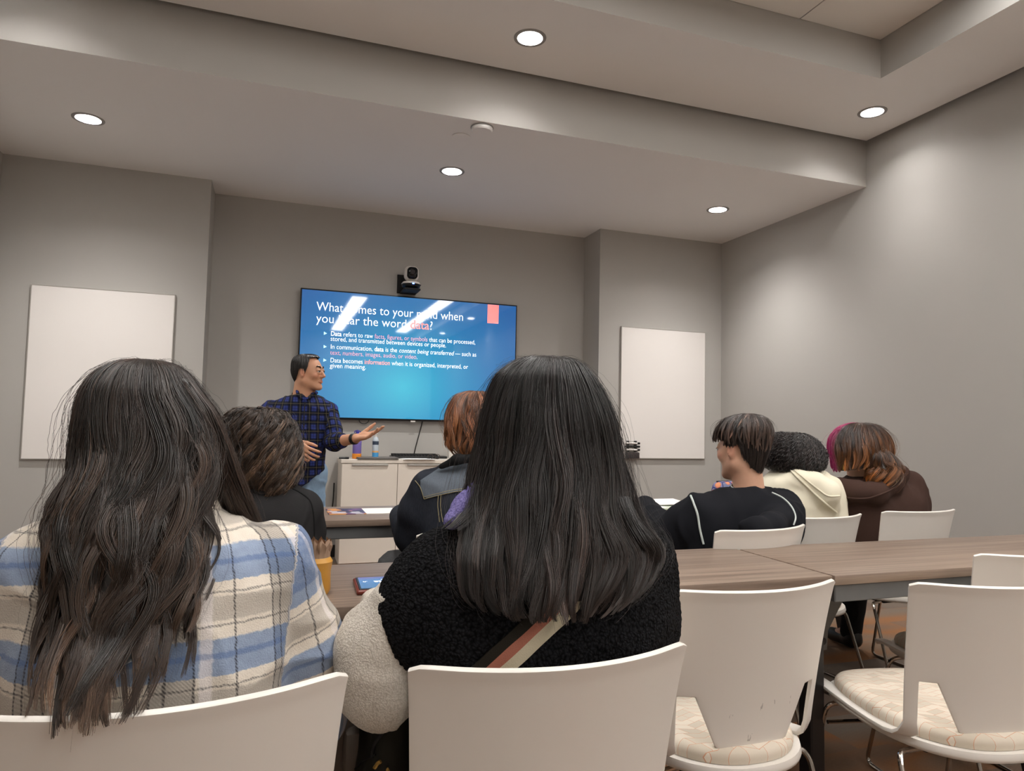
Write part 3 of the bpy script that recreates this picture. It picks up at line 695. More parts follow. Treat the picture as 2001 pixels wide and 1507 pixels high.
def floral():
    m = NT('floral_print'); co = m.coord(); v = m.n('ShaderNodeTexVoronoi'); v.inputs['Scale'].default_value = 22; m.l(co, v.inputs['Vector'])
    v2 = m.n('ShaderNodeTexVoronoi'); v2.feature = 'DISTANCE_TO_EDGE'; v2.inputs['Scale'].default_value = 16; m.l(co, v2.inputs['Vector'])
    c = m.ramp(v.outputs['Distance'], [(0, lin((226, 150, 104))), (.3, lin((206, 118, 100))), (.38, lin((124, 130, 166)))], 'CONSTANT')
    m.set(m.mix(m.math('LESS_THAN', v2.outputs[0], .05), c, lin((46, 50, 110))), .7); return m.m
bm = BM(); bx(bm, (-.11, -.05, 0), (.11, .05, .125), .035, 5)
for v in bm.verts: v.co.y *= 1-.5*v.co.z/.15; v.co.x *= 1-.2*v.co.z/.15
obj('pouch', bm, floral(), t)
bm = BM(); tube(bm, [(-.08, 0, .124), (.08, 0, .124)], .004, 8); obj('zipper', bm, M['soft_black'], t)

# ---------------------------------------------------------------- smooth bodies: distance fields turned into one mesh
f32 = np.float32
class Field:
    def __init__(s): s.p = []
    def add(s, lo, hi, fn, k, op): s.p.append((np.array(lo, float), np.array(hi, float), fn, k, op)); return s
    def cap(s, a, b, ra, rb=None, k=.02, op=1):
        a, b = np.array(a, float), np.array(b, float); rb = ra if rb is None else rb; ab = b-a; L = float(ab@ab)+1e-9; R = max(ra, rb)
        def fn(X, Y, Z):
            t = np.clip(((X-a[0])*ab[0]+(Y-a[1])*ab[1]+(Z-a[2])*ab[2])/L, 0, 1)
            return np.sqrt((X-a[0]-ab[0]*t)**2+(Y-a[1]-ab[1]*t)**2+(Z-a[2]-ab[2]*t)**2)-(ra+(rb-ra)*t)
        return s.add(np.minimum(a, b)-R, np.maximum(a, b)+R, fn, k, op)
    def path(s, pts, rs, k=.02, op=1):
        for i in range(len(pts)-1): s.cap(pts[i], pts[i+1], rs[i], rs[i+1], k, op)
        return s
    def ell(s, c, r, fr=None, k=.02, op=1):
        c, r = np.array(c, float), np.array(r, float); F = np.eye(3) if fr is None else np.array(fr, float); R = float(r.max())
        def fn(X, Y, Z):
            dx, dy, dz = X-c[0], Y-c[1], Z-c[2]
            q = [F[i][0]*dx+F[i][1]*dy+F[i][2]*dz for i in range(3)]
            k0 = np.sqrt((q[0]/r[0])**2+(q[1]/r[1])**2+(q[2]/r[2])**2); k1 = np.sqrt((q[0]/r[0]**2)**2+(q[1]/r[1]**2)**2+(q[2]/r[2]**2)**2)
            return k0*(k0-1)/np.maximum(k1, 1e-6)
        return s.add(c-R, c+R, fn, k, op)
    def stack(s, rows, k=.02, op=1, p=2.3):
        """rows: z, cx, cy, rx, ry from top to bottom or back"""
        A = np.array(sorted([list(r) for r in rows]), float); A = smooth_rows(A, 40); z = A[:, 0]
        def fn(X, Y, Z):
            cx, cy, rx, ry = (np.interp(Z, z, A[:, i]) for i in (1, 2, 3, 4))
            d = ((np.abs((X-cx)/rx)**p+np.abs((Y-cy)/ry)**p)**(1/p)-1)*np.minimum(rx, ry)
            return np.maximum(d, np.maximum(z[0]-Z, Z-z[-1]))
        lo = [(A[:, 1]-A[:, 3]).min(), (A[:, 2]-A[:, 4]).min(), z[0]]; hi = [(A[:, 1]+A[:, 3]).max(), (A[:, 2]+A[:, 4]).max(), z[-1]]
        return s.add(lo, hi, fn, k, op)
    def cut(s, point, normal):
        """remove everything on the side the normal points to"""
        n = np.array(normal, float); n /= np.linalg.norm(n); p = np.array(point, float)
        return s.add([-9]*3, [9]*3, lambda X, Y, Z: -((X-p[0])*n[0]+(Y-p[1])*n[1]+(Z-p[2])*n[2]), .004, -1)
    def mesh(s, vox):
        pos = [q for q in s.p if q[4] > 0]
        lo = np.min([q[0]-q[3] for q in pos], 0)-3*vox; hi = np.max([q[1]+q[3] for q in pos], 0)+3*vox
        n = np.ceil((hi-lo)/vox).astype(int)+1
        ax = [(lo[i]+vox*np.arange(n[i])).astype(f32) for i in range(3)]
        D = np.full(n, 1.0, f32)
        for (a, b, fn, k, op) in s.p:
            i0 = np.clip(np.floor((a-k-2*vox-lo)/vox).astype(int), 0, n); i1 = np.clip(np.ceil((b+k+2*vox-lo)/vox).astype(int)+1, 0, n)
            if np.any(i1 <= i0): continue
            sl = tuple(slice(i0[i], i1[i]) for i in range(3))
            d = fn(ax[0][sl[0]][:, None, None], ax[1][sl[1]][None, :, None], ax[2][sl[2]][None, None, :]).astype(f32)
            E = D[sl]
            if op > 0:
                h = np.clip(.5+.5*(E-d)/k, 0, 1); D[sl] = E*(1-h)+d*h-k*h*(1-h)
            else:
                g = -d; h = np.clip(.5+.5*(g-E)/k, 0, 1); D[sl] = E*(1-h)+g*h+k*h*(1-h)
        return surface_nets(D, lo, vox)
def surface_nets(D, lo, vox):
    S = D < 0; n = np.array(D.shape)
    acc = np.zeros(n-1, np.uint8)
    for dx in (0, 1):
        for dy in (0, 1):
            for dz in (0, 1): acc += S[dx:n[0]-1+dx, dy:n[1]-1+dy, dz:n[2]-1+dz]
    act = (acc > 0) & (acc < 8); idx = np.argwhere(act)
    vid = np.full(n-1, -1, np.int32); vid[act] = np.arange(len(idx))
    P = np.zeros((len(idx), 3)); cnt = np.zeros(len(idx))
    corners = [(a, b, c) for a in (0, 1) for b in (0, 1) for c in (0, 1)]
    val = {c: D[idx[:, 0]+c[0], idx[:, 1]+c[1], idx[:, 2]+c[2]] for c in corners}
    for c in corners:
        for axx in range(3):
            if c[axx]: continue
            e = list(c); e[axx] = 1; e = tuple(e); a, b = val[c], val[e]; m = (a < 0) != (b < 0)
            t = np.where(m, a/np.where(m, a-b, 1), 0)
            q = np.tile(np.array(c, float), (len(idx), 1)); q[:, axx] += t
            P[m] += q[m]; cnt[m] += 1
    V = lo+(idx+P/np.maximum(cnt, 1)[:, None])*vox
    F = []
    for axx in range(3):
        a0 = [slice(1, -1)]*3; a0[axx] = slice(0, -1); a1 = list(a0); a1[axx] = slice(1, None)
        s0, s1 = S[tuple(a0)], S[tuple(a1)]; u, v = [i for i in range(3) if i != axx]
        e = np.argwhere(s0 != s1); off = np.ones(3, int); off[axx] = 0; e = e+off
        if not len(e): continue
        inside = S[e[:, 0], e[:, 1], e[:, 2]]
        def g(du, dv):
            q = e.copy(); q[:, u] -= du; q[:, v] -= dv; return vid[q[:, 0], q[:, 1], q[:, 2]]
        quad_ = np.stack([g(1, 1), g(0, 1), g(0, 0), g(1, 0)], 1)
        flip = inside if axx != 1 else ~inside
        quad_ = np.where(flip[:, None], quad_, quad_[:, ::-1]); F.append(quad_)
    F = np.concatenate(F); F = F[(F >= 0).all(1)]
    return V, F
def relax(V, F, it=2, lam=.5):
    E = np.concatenate([F[:, [0, 1]], F[:, [1, 2]], F[:, [2, 3]], F[:, [3, 0]]]); E = np.concatenate([E, E[:, ::-1]])
    deg = np.bincount(E[:, 0], minlength=len(V)).astype(float)
    for _ in range(it):
        A = np.stack([np.bincount(E[:, 0], V[E[:, 1], i], len(V)) for i in range(3)], 1)/np.maximum(deg, 1)[:, None]
        V = V+(A-V)*lam
    return V
def normals(V, F):
    n = np.cross(V[F[:, 2]]-V[F[:, 0]], V[F[:, 3]]-V[F[:, 1]]); N = np.zeros_like(V)
    for i in range(4):
        for j in range(3): N[:, j] += np.bincount(F[:, i], n[:, j], len(V))
    return N/np.maximum(np.linalg.norm(N, axis=1), 1e-9)[:, None]
def smooth_rows(A, n):
    """Catmull-Rom resample of profile rows"""
    A = np.asarray(A, float); m = len(A); t = np.linspace(0, m-1, n); i = np.clip(t.astype(int), 0, m-2); f = (t-i)[:, None]
    P = lambda j: A[np.clip(j, 0, m-1)]
    p0, p1, p2, p3 = P(i-1), P(i), P(i+1), P(i+2)
    R = .5*((2*p1)+(-p0+p2)*f+(2*p0-5*p1+4*p2-p3)*f**2+(-p0+3*p1-3*p2+p3)*f**3)
    if A.shape[1] == 5 and np.all(np.diff(A[:, 0]) > 0): R[:, 0] = np.maximum.accumulate(R[:, 0]+np.arange(n)*1e-7)
    return R
def vnoise(P, scale, seed=0):
    """smooth 3-D value noise in -1..1"""
    Q = P*scale+seed*17.31; I = np.floor(Q).astype(np.int64); f = Q-I; f = f*f*(3-2*f)
    def h(i, j, k):
        n = (i*374761393+j*668265263+k*2147483647+seed*974711) & 0xffffffff
        n = ((n ^ (n >> 13))*1274126177) & 0xffffffff
        return ((n ^ (n >> 16)) & 0xffff)/32767.5-1
    r = 0
    for a in (0, 1):
        for b in (0, 1):
            for c in (0, 1):
                r = r+h(I[:, 0]+a, I[:, 1]+b, I[:, 2]+c)*np.where(a, f[:, 0], 1-f[:, 0])*np.where(b, f[:, 1], 1-f[:, 1])*np.where(c, f[:, 2], 1-f[:, 2])
    return r
def folds(V, F, amp=.004, scale=9, seed=1, stretch=(1, 1, .45)):
    """cloth creases: ridged noise pushed along the normals"""
    N = normals(V, F); Q = V*np.array(stretch)
    w = Q+.03*np.stack([vnoise(V, 7, seed+5), vnoise(V, 7, seed+6), vnoise(V, 7, seed+7)], 1)
    a = 1-2*np.abs(vnoise(w, scale, seed)); b = vnoise(w, scale*2.3, seed+2); c = np.maximum(0, 1-3*np.abs(vnoise(w*np.array((1, 1, 1.6)), scale*1.7, seed+9)))
    return V+N*((a*.8+b*.4+c*.7-.3)*amp)[:, None]
def field_obj(name, fld, vox, m, root, fold=None, it=2, post=None, smooth=True):
    V, F = fld.mesh(vox); V = relax(V, F, it)
    if fold: V = folds(V, F, **fold)
    N = normals(V, F)
    extra = post(V, F, N) if post else None
    if extra and 'V' in extra: V = extra['V']
    me = np_mesh(name, V-np.array(root.location), F)
    if extra:
        for k, a in extra.items():
            if k == 'V': continue
            vcol(me, k, a)
    return link(name, me, m, root, True, 0)

# ---------------------------------------------------------------- head, hands, skin
def frame(yaw, pitch=0.0, roll=0.0):
    """rows: right, forward, up of a head or trunk facing +Y when yaw is 0 (positive turns to the left)"""
    R = Matrix.Rotation(yaw, 3, 'Z') @ Matrix.Rotation(pitch, 3, 'X') @ Matrix.Rotation(roll, 3, 'Y')
    return np.array([R @ Vector((1, 0, 0)), R @ Vector((0, 1, 0)), R @ Vector((0, 0, 1))])
def head(f, c, fr, s=1.0, neck=None, neck_r=.052):
    c = np.array(c); q = lambda r, fw, u: c+s*(r*fr[0]+fw*fr[1]+u*fr[2])
    f.ell(q(0, -.014, .034), np.array((.074, .094, .083))*s, fr, .02)
    f.ell(q(0, .022, -.022), np.array((.064, .068, .088))*s, fr, .03)
    for r in (-1, 1):
        f.cap(q(r*.052, -.004, -.058), q(r*.020, .062, -.098), .022*s, .018*s, .03)
        f.ell(q(r*.042, .058, -.022), np.array((.022, .026, .022))*s, fr, .02)
    f.ell(q(0, .074, -.1), np.array((.020, .017, .016))*s, fr, .02)
    f.cap(q(-.036, .078, .022), q(.036, .078, .022), .011*s, .011*s, .014)
    for r in (-1, 1): f.ell(q(r*.031, .099, .004), np.array((.019, .016, .012))*s, fr, .010, -1)
    f.path([q(0, .083, .016), q(0, .096, -.006), q(0, .108, -.026)], [.008*s, .009*s, .0115*s], .008)
    for r in (-1, 1): f.ell(q(r*.012, .096, -.031), np.array((.009, .011, .0075))*s, fr, .006)
    for r in (-1, 1):
        f.cap(q(0, .0925, -.0575), q(r*.021, .082, -.0605), .0052*s, .0032*s, .004)
        f.cap(q(0, .0915, -.0675), q(r*.019, .082, -.0635), .0064*s, .0035*s, .004)
    f.cap(q(-.020, .092, -.0625), q(.020, .092, -.0625), .0016*s, .0016*s, .003, -1)
    for r in (-1, 1):
        e = q(r*.077, -.008, -.004); ef = np.array([fr[0]*.94+r*fr[1]*-.34, fr[1]*.94+r*fr[0]*.34, fr[2]])
        f.ell(e, np.array((.009, .019, .032))*s, ef, .008); f.ell(e+s*(r*.008*fr[0]+.004*fr[1]+.004*fr[2]), np.array((.006, .0105, .020))*s, ef, .005, -1)
        for (u1, rr) in ((.0105, .0052), (-.0115, .0046)): f.path([q(r*.031-.016, .084, .003+u1*.7), q(r*.031, .0905, .003+u1), q(r*.031+.016, .084, .003+u1*.7)], [rr*s]*3, .004)
    if neck is not None: f.cap(q(0, -.026, -.05), neck, neck_r*s, (neck_r+.008)*s, .03)
    return q
def skin_post(q_c, fr, s=1.0, stubble=0.0, hands=()):
    def post(V, F, N):
        L = (V-np.array(q_c))@fr.T/s; C = np.ones((len(V), 3))
        def blob(c, r): return np.exp(-(((L-np.array(c))/np.array(r))**2).sum(1))
        lip = blob((0, .094, -.0625), (.02, .012, .008)); C *= 1-lip[:, None]*np.array((.08, .42, .38))
        red = blob((0, .108, -.028), (.018, .014, .014))+.9*blob((.045, .07, -.02), (.03, .03, .022))+.9*blob((-.045, .07, -.02), (.03, .03, .022))+blob((.08, -.01, 0), (.014, .026, .04))+blob((-.08, -.01, 0), (.014, .026, .04))
        C *= 1-np.clip(red, 0, 1)[:, None]*np.array((.0, .16, .14))
        if stubble:
            st = np.clip(blob((0, .06, -.09), (.06, .055, .03))*1.3, 0, 1)*(1-np.clip(lip*1.5, 0, 1)); C *= 1-st[:, None]*np.array((.18, .16, .10))*stubble
        return {'tint': C}
    return post
def skin(name, rgb):
    t = NT(name); a = t.n('ShaderNodeAttribute', attribute_name='tint'); co = t.coord(); c = lin(rgb)
    n = t.noise(co, 60, 3); base = t.mix(n, tuple(x*.94 for x in c), tuple(min(1, x*1.06) for x in c))
    t.set(t.mix(1.0, base, a.outputs[0], 'MULTIPLY'), .5, spec=.4)
    t.b.inputs['Subsurface Weight'].default_value = .12; t.b.inputs['Subsurface Radius'].default_value = (.012, .005, .003); t.b.inputs['Subsurface Scale'].default_value = .5
    t.bump(t.noise(co, 900, 2), .08, .0005); return t.m
def hand(f, wrist, d, n, side, curl=(.3, .3, .35, .4), spread=.16, thumb=(.75, .5), s=1.0):
    """d: toward the fingers, n: out of the palm, side: +1 when the thumb lies along cross(d, n)"""
    w = np.array(wrist, float); d = np.array(d, float); d /= np.linalg.norm(d); n = np.array(n, float); n -= d*(n@d); n /= np.linalg.norm(n); l = np.cross(d, n)*side
    offs = (.030, .010, -.010, -.028); lens = (.088, .092, .088, .080); fl = (.94, 1.03, .97, .78)
    for o, ln in zip(offs, lens): f.cap(w+l*o*.45*s+d*.004*s, w+(d*ln+l*o)*s, .0135*s, .0105*s, .012)
    f.ell(w+(d*.045+l*.016+n*.008)*s, np.array((.016, .03, .012))*s, np.array([l, d, n]), .012)
    f.ell(w+(d*.045-l*.022+n*.006)*s, np.array((.012, .032, .011))*s, np.array([l, d, n]), .012)
    for i, (o, ln) in enumerate(zip(offs, lens)):
        p = w+(d*ln+l*o)*s; a = spread*(1.5-i)*.55; dd = d*math.cos(a)+l*math.sin(a); c = 0
        for seg, rr in ((.044, (.0095, .0086)), (.027, (.0086, .0078)), (.022, (.0078, .0066))):
            c += curl[i]*(1.0 if seg > .04 else 1.15); dirv = dd*math.cos(c)+n*math.sin(c); q = p+dirv*seg*fl[i]*s
            f.cap(p, q, rr[0]*s, rr[1]*s, .0022); p = q
    p = w+(d*.022+l*.024+n*.006)*s; a0, b0 = thumb
    for seg, rr, bb in ((.042, (.0135, .0115), 0), (.033, (.0112, .0095), b0*.5), (.027, (.0095, .0075), b0)):
        dirv = d*math.cos(a0-bb*.6)+l*math.sin(a0-bb*.6)+n*(.22+bb*.3); dirv /= np.linalg.norm(dirv); q = p+dirv*seg*s
        f.cap(p, q, rr[0]*s, rr[1]*s, .004); p = q
def eyes(root, q, fr, s, iris_rgb=(50, 34, 24), brow=None):
    for r in (-1, 1):
        c = q(r*.031, .0828, .003); bm = BM(); bmesh.ops.create_uvsphere(bm, u_segments=20, v_segments=14, radius=.0118*s)
        for v in bm.verts: v.co = Vector(c)+v.co
        e = wobj('eye', bm, M['eye_white'], root)
        bm = BM(); ic = c+fr[1]*.0094*s+fr[0]*.0006*r
        bmesh.ops.create_uvsphere(bm, u_segments=18, v_segments=10, radius=.0066*s)
        FR = Matrix([fr[0], fr[1], fr[2]]).transposed()
        for v in bm.verts: v.co = Vector(ic)+FR @ Vector((v.co.x, v.co.y*.5, v.co.z))
        o = wobj('iris', bm, M['iris'], root); o.parent = e
        bm = BM(); tube(bm, [q(r*.031+x, .0958-24*x*x, .0098-14*x*x) for x in np.linspace(-.0155, .0155, 9)], .0014*s, 6); wobj('eyelid_line', bm, M['iris'], root)
        if brow is not None:
            bm = BM(); tube(bm, [q(r*(.012+.036*k), .0935-.016*k*k, .0275+.010*math.sin(k*2.2)) for k in np.linspace(0, 1, 9)], [.0032*s+.0016*math.sin(k*2.6)*s for k in np.linspace(0, 1, 9)], 8); wobj('eyebrow', bm, brow, root)
M['eye_white'] = plain('eye_white', (190, 180, 172), .25); M['iris'] = plain('dark_iris', (34, 22, 18), .2)
M['skin_light'] = skin('light_skin', (214, 168, 142)); M['skin_tan'] = skin('tan_skin', (196, 146, 116)); M['skin_brown'] = skin('brown_skin', (158, 108, 82))

# ---------------------------------------------------------------- hair
def hair_mat():
    t = NT('hair_strands'); a = t.n('ShaderNodeAttribute', attribute_name='hcol')
    t.set(a.outputs[0], .33, spec=.8); return t.m
M['hair'] = hair_mat()
def rows_px(rows):
    """(y, left x, right x, depth of the middle, back radius, front radius) measured off the photograph -> z cx cy rx rb rf"""
    out = []
    for (y, xl, xr, Yc, rb, rf) in rows:
        a, b = at(xl, y, Yc), at(xr, y, Yc); out.append(((a[2]+b[2])/2, (a[0]+b[0])/2, Yc, max((b[0]-a[0])/2, 1e-4), rb, rf))
    return np.array(out)
class Loft:
    def __init__(s, rows, n=80, xf=None):
        s.xf = xf; A = np.array(rows, float); s.A = smooth_rows(A, n); s.A[:, 3:] = np.maximum(s.A[:, 3:], 1e-4)
        d = np.linalg.norm(np.diff(np.stack([s.A[:, 0], s.A[:, 3], s.A[:, 1]], 1), axis=0), axis=1); s.L = np.concatenate([[0], np.cumsum(d)]); s.len = s.L[-1]; s.T = s.L/s.len
    def at(s, t, th, rho):
        z, cx, cy, rx, rb, rf = (np.interp(t, s.T, s.A[:, i]) for i in range(6)); c, sn = np.cos(th), np.sin(th)
        ry = np.where(c > 0, rb, rf)
        P = np.stack([cx+rx*rho*sn, cy-ry*rho*c, z*np.ones_like(rho*c)], -1)
        if s.xf is not None: P = np.array(s.xf[0])+(P*s.xf[2])@s.xf[1]
        return P
    def t_of(s, z): return float(np.interp(-z, -s.A[:, 0], s.T))
def strand_tubes(P, R, ref, sides=3):
    """P (N,S,3) strand points, R (N,S) radii -> tube mesh arrays"""
    N, S, _ = P.shape; T = np.gradient(P, axis=1); T /= np.maximum(np.linalg.norm(T, axis=2, keepdims=True), 1e-9)
    U = np.cross(T, ref); U /= np.maximum(np.linalg.norm(U, axis=2, keepdims=True), 1e-9); W = np.cross(U, T)
    ang = 2*np.pi*np.arange(sides)/sides
    V = P[:, :, None, :]+R[:, :, None, None]*(U[:, :, None, :]*np.cos(ang)[:, None]+W[:, :, None, :]*np.sin(ang)[:, None])
    b = (np.arange(N)[:, None, None]*S+np.arange(S-1)[None, :, None])*sides; k = np.arange(sides)[None, None, :]; k2 = (k+1) % sides
    F = np.stack([b+k, b+k2, b+sides+k2, b+sides+k], -1).reshape(-1, 4)
    return V.reshape(-1, 3), F
def hair(root, loft, name='hair', locks=220, per=26, steps=22, t1=lambda th: 1.0, face=None, t_face=.3, gap=.9, r=.0007, layer=(.84, 1.03), wave=(.004, 3.0), curl=None,
         spread=.10, pinch=.55, fly=.03, seed=1, col=(30, 22, 18), var=.35, tipcol=None, paint=None, under=.93, under_t=.9, drift=.1, crown=.02, start=.10, under_col=None, fray=.12, lift=0.0, coh=0.0, sheen=0.0):
    g = np.random.default_rng(seed); NL, Pn = locks, per
    thl = (np.arange(NL)+g.random(NL))/NL*2*np.pi-np.pi; g.shuffle(thl)
    if face is not None:
        d = np.abs((thl-face+np.pi) % (2*np.pi)-np.pi); short = d < gap
    else: short = np.zeros(NL, bool)
    lay = layer[0]+(layer[1]-layer[0])*np.sqrt(g.random(NL)); t1l = np.array([t1(x) for x in thl])*(1-fray*g.random(NL)**2); t1l[short] = np.minimum(t1l[short], t_face)
    st0 = crown+start*g.random(NL)**1.5; ph = (2.2*thl[:, None]*np.array([1, 1, 0])+g.normal(0, .75, (NL, 3)))*coh+g.random((NL, 3))*6.28*(1-coh); dr = g.normal(0, drift, NL); wf = wave[1]*(.75+.5*g.random(NL)); wa = wave[0]*(.5+g.random(NL))
    N = NL*Pn; rep = lambda x: np.repeat(x, Pn, axis=0)
    s = np.linspace(0, 1, steps)[None, :]
    th0, la, e, b = rep(thl)[:, None], rep(lay)[:, None], (rep(t1l)*(1-.06*g.random(N)**2))[:, None], (rep(crown+(st0-crown)*t1l)+.03*g.random(N)*rep(t1l))[:, None]
    jit = g.normal(0, spread, N)[:, None]; t = np.minimum(b+(e-b)*s, 1.0)
    cl = 1-pinch*s**1.2
    th = th0+jit*cl+rep(dr)[:, None]*s**1.5
    rho = la+(g.normal(0, .022, N)[:, None])*cl
    flm = g.random(N) < fly
    rho = rho+flm[:, None]*(np.abs(g.normal(0, .10, N))[:, None]+.03)*np.sin(s*np.pi)**.6
    P = loft.at(t, th, rho)
    amp = rep(wa)[:, None]*np.clip((t-.12)*2.2, 0, 1); w = rep(wf)[:, None]*6.283*t*loft.len/.5
    tx, ty = np.cos(th), np.sin(th)
    o1 = amp*np.sin(w+rep(ph[:, 0])[:, None]); o2 = amp*.7*np.sin(w*.9+rep(ph[:, 1])[:, None])
    P[..., 0] += tx*o1+ty*o2; P[..., 1] += ty*o1-tx*o2
    if curl is not None:
        rc, nc, c0 = curl; q = 6.283*nc*(s*(e-b)*loft.len/.1)+rep(ph[:, 2])[:, None]+g.normal(0, .35, N)[:, None]; ca = rc*np.clip((s-.02)*c0, 0, 1)*rep(.6+.7*g.random(NL))[:, None]
        P[..., 0] += tx*ca*np.cos(q)+ty*ca*np.sin(q)*.7; P[..., 1] += ty*ca*np.cos(q)-tx*ca*np.sin(q)*.7; P[..., 2] += ca*np.sin(q+1)*.7
    if flm.any():
        k = np.cumsum(g.normal(0, .0013, (int(flm.sum()), steps, 3)), 1); P[flm] += k
    if lift: P[..., 2] += lift*g.random(N)[:, None]*s
    R = (r*(.6+.7*g.random(N))[:, None])*(1-.55*s**3); R = np.where(flm[:, None], R*.42, R)
    out = np.stack([np.sin(th), -np.cos(th), np.full_like(th, .15)], -1)
    if loft.xf is not None: out = out@loft.xf[1]
    V, F = strand_tubes(P, R, out)
    c = np.array(lin(col)); cs = np.exp(rep(g.normal(0, var, NL))+g.normal(0, var*.6, N))
    C = c[None, None, :]*cs[:, None, None]*np.ones((N, steps, 1))
    if tipcol is not None:
        tc = np.array(lin(tipcol)); m = np.clip((s-.25)*1.4, 0, 1)[..., None]*rep((.35+.65*g.random(NL)))[:, None, None]; C = C*(1-m)+tc*cs[:, None, None]*m
    if paint is not None: C = paint(P, th, s, C, rep, g)
    C = np.repeat(C[:, :, None, :], 3, 2).reshape(-1, 3)
    # dense inner volume so no scalp shows through
    if under:
        nt, nh = 60, 72; tt = np.linspace(.003, under_t, nt)[:, None]*np.ones((1, nh)); hh = (np.linspace(-np.pi, np.pi, nh, endpoint=False))[None, :]*np.ones((nt, 1))
        lim = np.array([t1(x) for x in hh[0]])[None, :]*under_t
        if face is not None:
            dd = np.abs((hh-face+np.pi) % (2*np.pi)-np.pi); lim = np.where(dd < gap, np.minimum(lim, t_face*.96), lim)
        tt = np.minimum(tt/under_t*lim, lim)
        k = np.clip((tt/np.maximum(lim, 1e-6)-.7)/.3, 0, 1)
        U = loft.at(tt, hh, under-.10*k**2+.012*np.sin(hh*23+4*np.sin(tt*9)))
        nb = len(V); i, j = np.meshgrid(np.arange(nt-1), np.arange(nh), indexing='ij'); j2 = (j+1) % nh
        FU = np.stack([i*nh+j, i*nh+j2, (i+1)*nh+j2, (i+1)*nh+j], -1).reshape(-1, 4)+nb
        V = np.concatenate([V, U.reshape(-1, 3)]); F = np.concatenate([F, FU])
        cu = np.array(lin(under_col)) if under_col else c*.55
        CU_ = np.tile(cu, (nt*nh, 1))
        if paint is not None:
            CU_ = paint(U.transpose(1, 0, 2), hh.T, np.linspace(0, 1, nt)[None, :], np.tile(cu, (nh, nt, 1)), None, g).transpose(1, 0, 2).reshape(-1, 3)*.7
        C = np.concatenate([C, CU_])
    me = np_mesh(name, V-np.array(root.location), F); vcol(me, 'hcol', np.clip(C, 0, 1))
    return link(name, me, M['hair'], root, True, 0)

# ---------------------------------------------------------------- cloth
def cloth(name, rgb, rough=.9, var=.12, weave=500, bump=.35, sheen=.0, scale=30):
    t = NT(name); co = t.coord(); c = lin(rgb)
    t.set(t.mix(t.noise(co, scale, 4), tuple(x*(1-var) for x in c), tuple(min(1, x*(1+var)) for x in c)), rough, spec=.15, sheen=sheen)
    t.bump(t.noise(co, weave, 2), bump, .0015); return t.m
def sherpa(name, lo, hi, scale=200, dist=.005):
    t = NT(name); co = t.coord(); v = t.n('ShaderNodeTexVoronoi'); v.feature = 'SMOOTH_F1'; v.inputs['Scale'].default_value = scale; v.inputs['Smoothness'].default_value = .35
    w = t.n('ShaderNodeVectorMath', operation='ADD'); ns = t.n('ShaderNodeTexNoise'); ns.inputs['Scale'].default_value = 60; t.l(co, ns.inputs['Vector'])
    sc = t.n('ShaderNodeVectorMath', operation='SCALE'); sc.inputs['Scale'].default_value = .012; t.l(ns.outputs[1], sc.inputs[0]); t.l(co, w.inputs[0]); t.l(sc.outputs[0], w.inputs[1]); t.l(w.outputs[0], v.inputs['Vector'])
    t.set(t.ramp(v.outputs['Distance'], [(.0, lin(hi)), (.75, lin(lo))]), .95, spec=.12)
    t.bump(t.math('SUBTRACT', 1.0, v.outputs['Distance']), .55 if sum(lo) > 300 else .9, dist); return t.m
def uvn(t):
    a = t.n('ShaderNodeAttribute', attribute_name='cloth_uv'); s = t.n('ShaderNodeSeparateXYZ'); t.l(a.outputs['Vector'], s.inputs[0]); return s.outputs[0], s.outputs[1]
def band(t, x, per, lo, hi, soft=.0015):
    """1 inside [lo, hi] of every period"""
    m = t.math('MULTIPLY', t.math('FRACT', t.math('DIVIDE', x, per)), per); c, h = (lo+hi)/2, (hi-lo)/2
    d = t.math('SUBTRACT', h, t.math('ABSOLUTE', t.math('SUBTRACT', m, c)))
    nd = t.n('ShaderNodeMapRange'); t.l(d, nd.inputs[0]); nd.inputs[1].default_value = -soft; nd.inputs[2].default_value = soft; return nd.outputs[0]
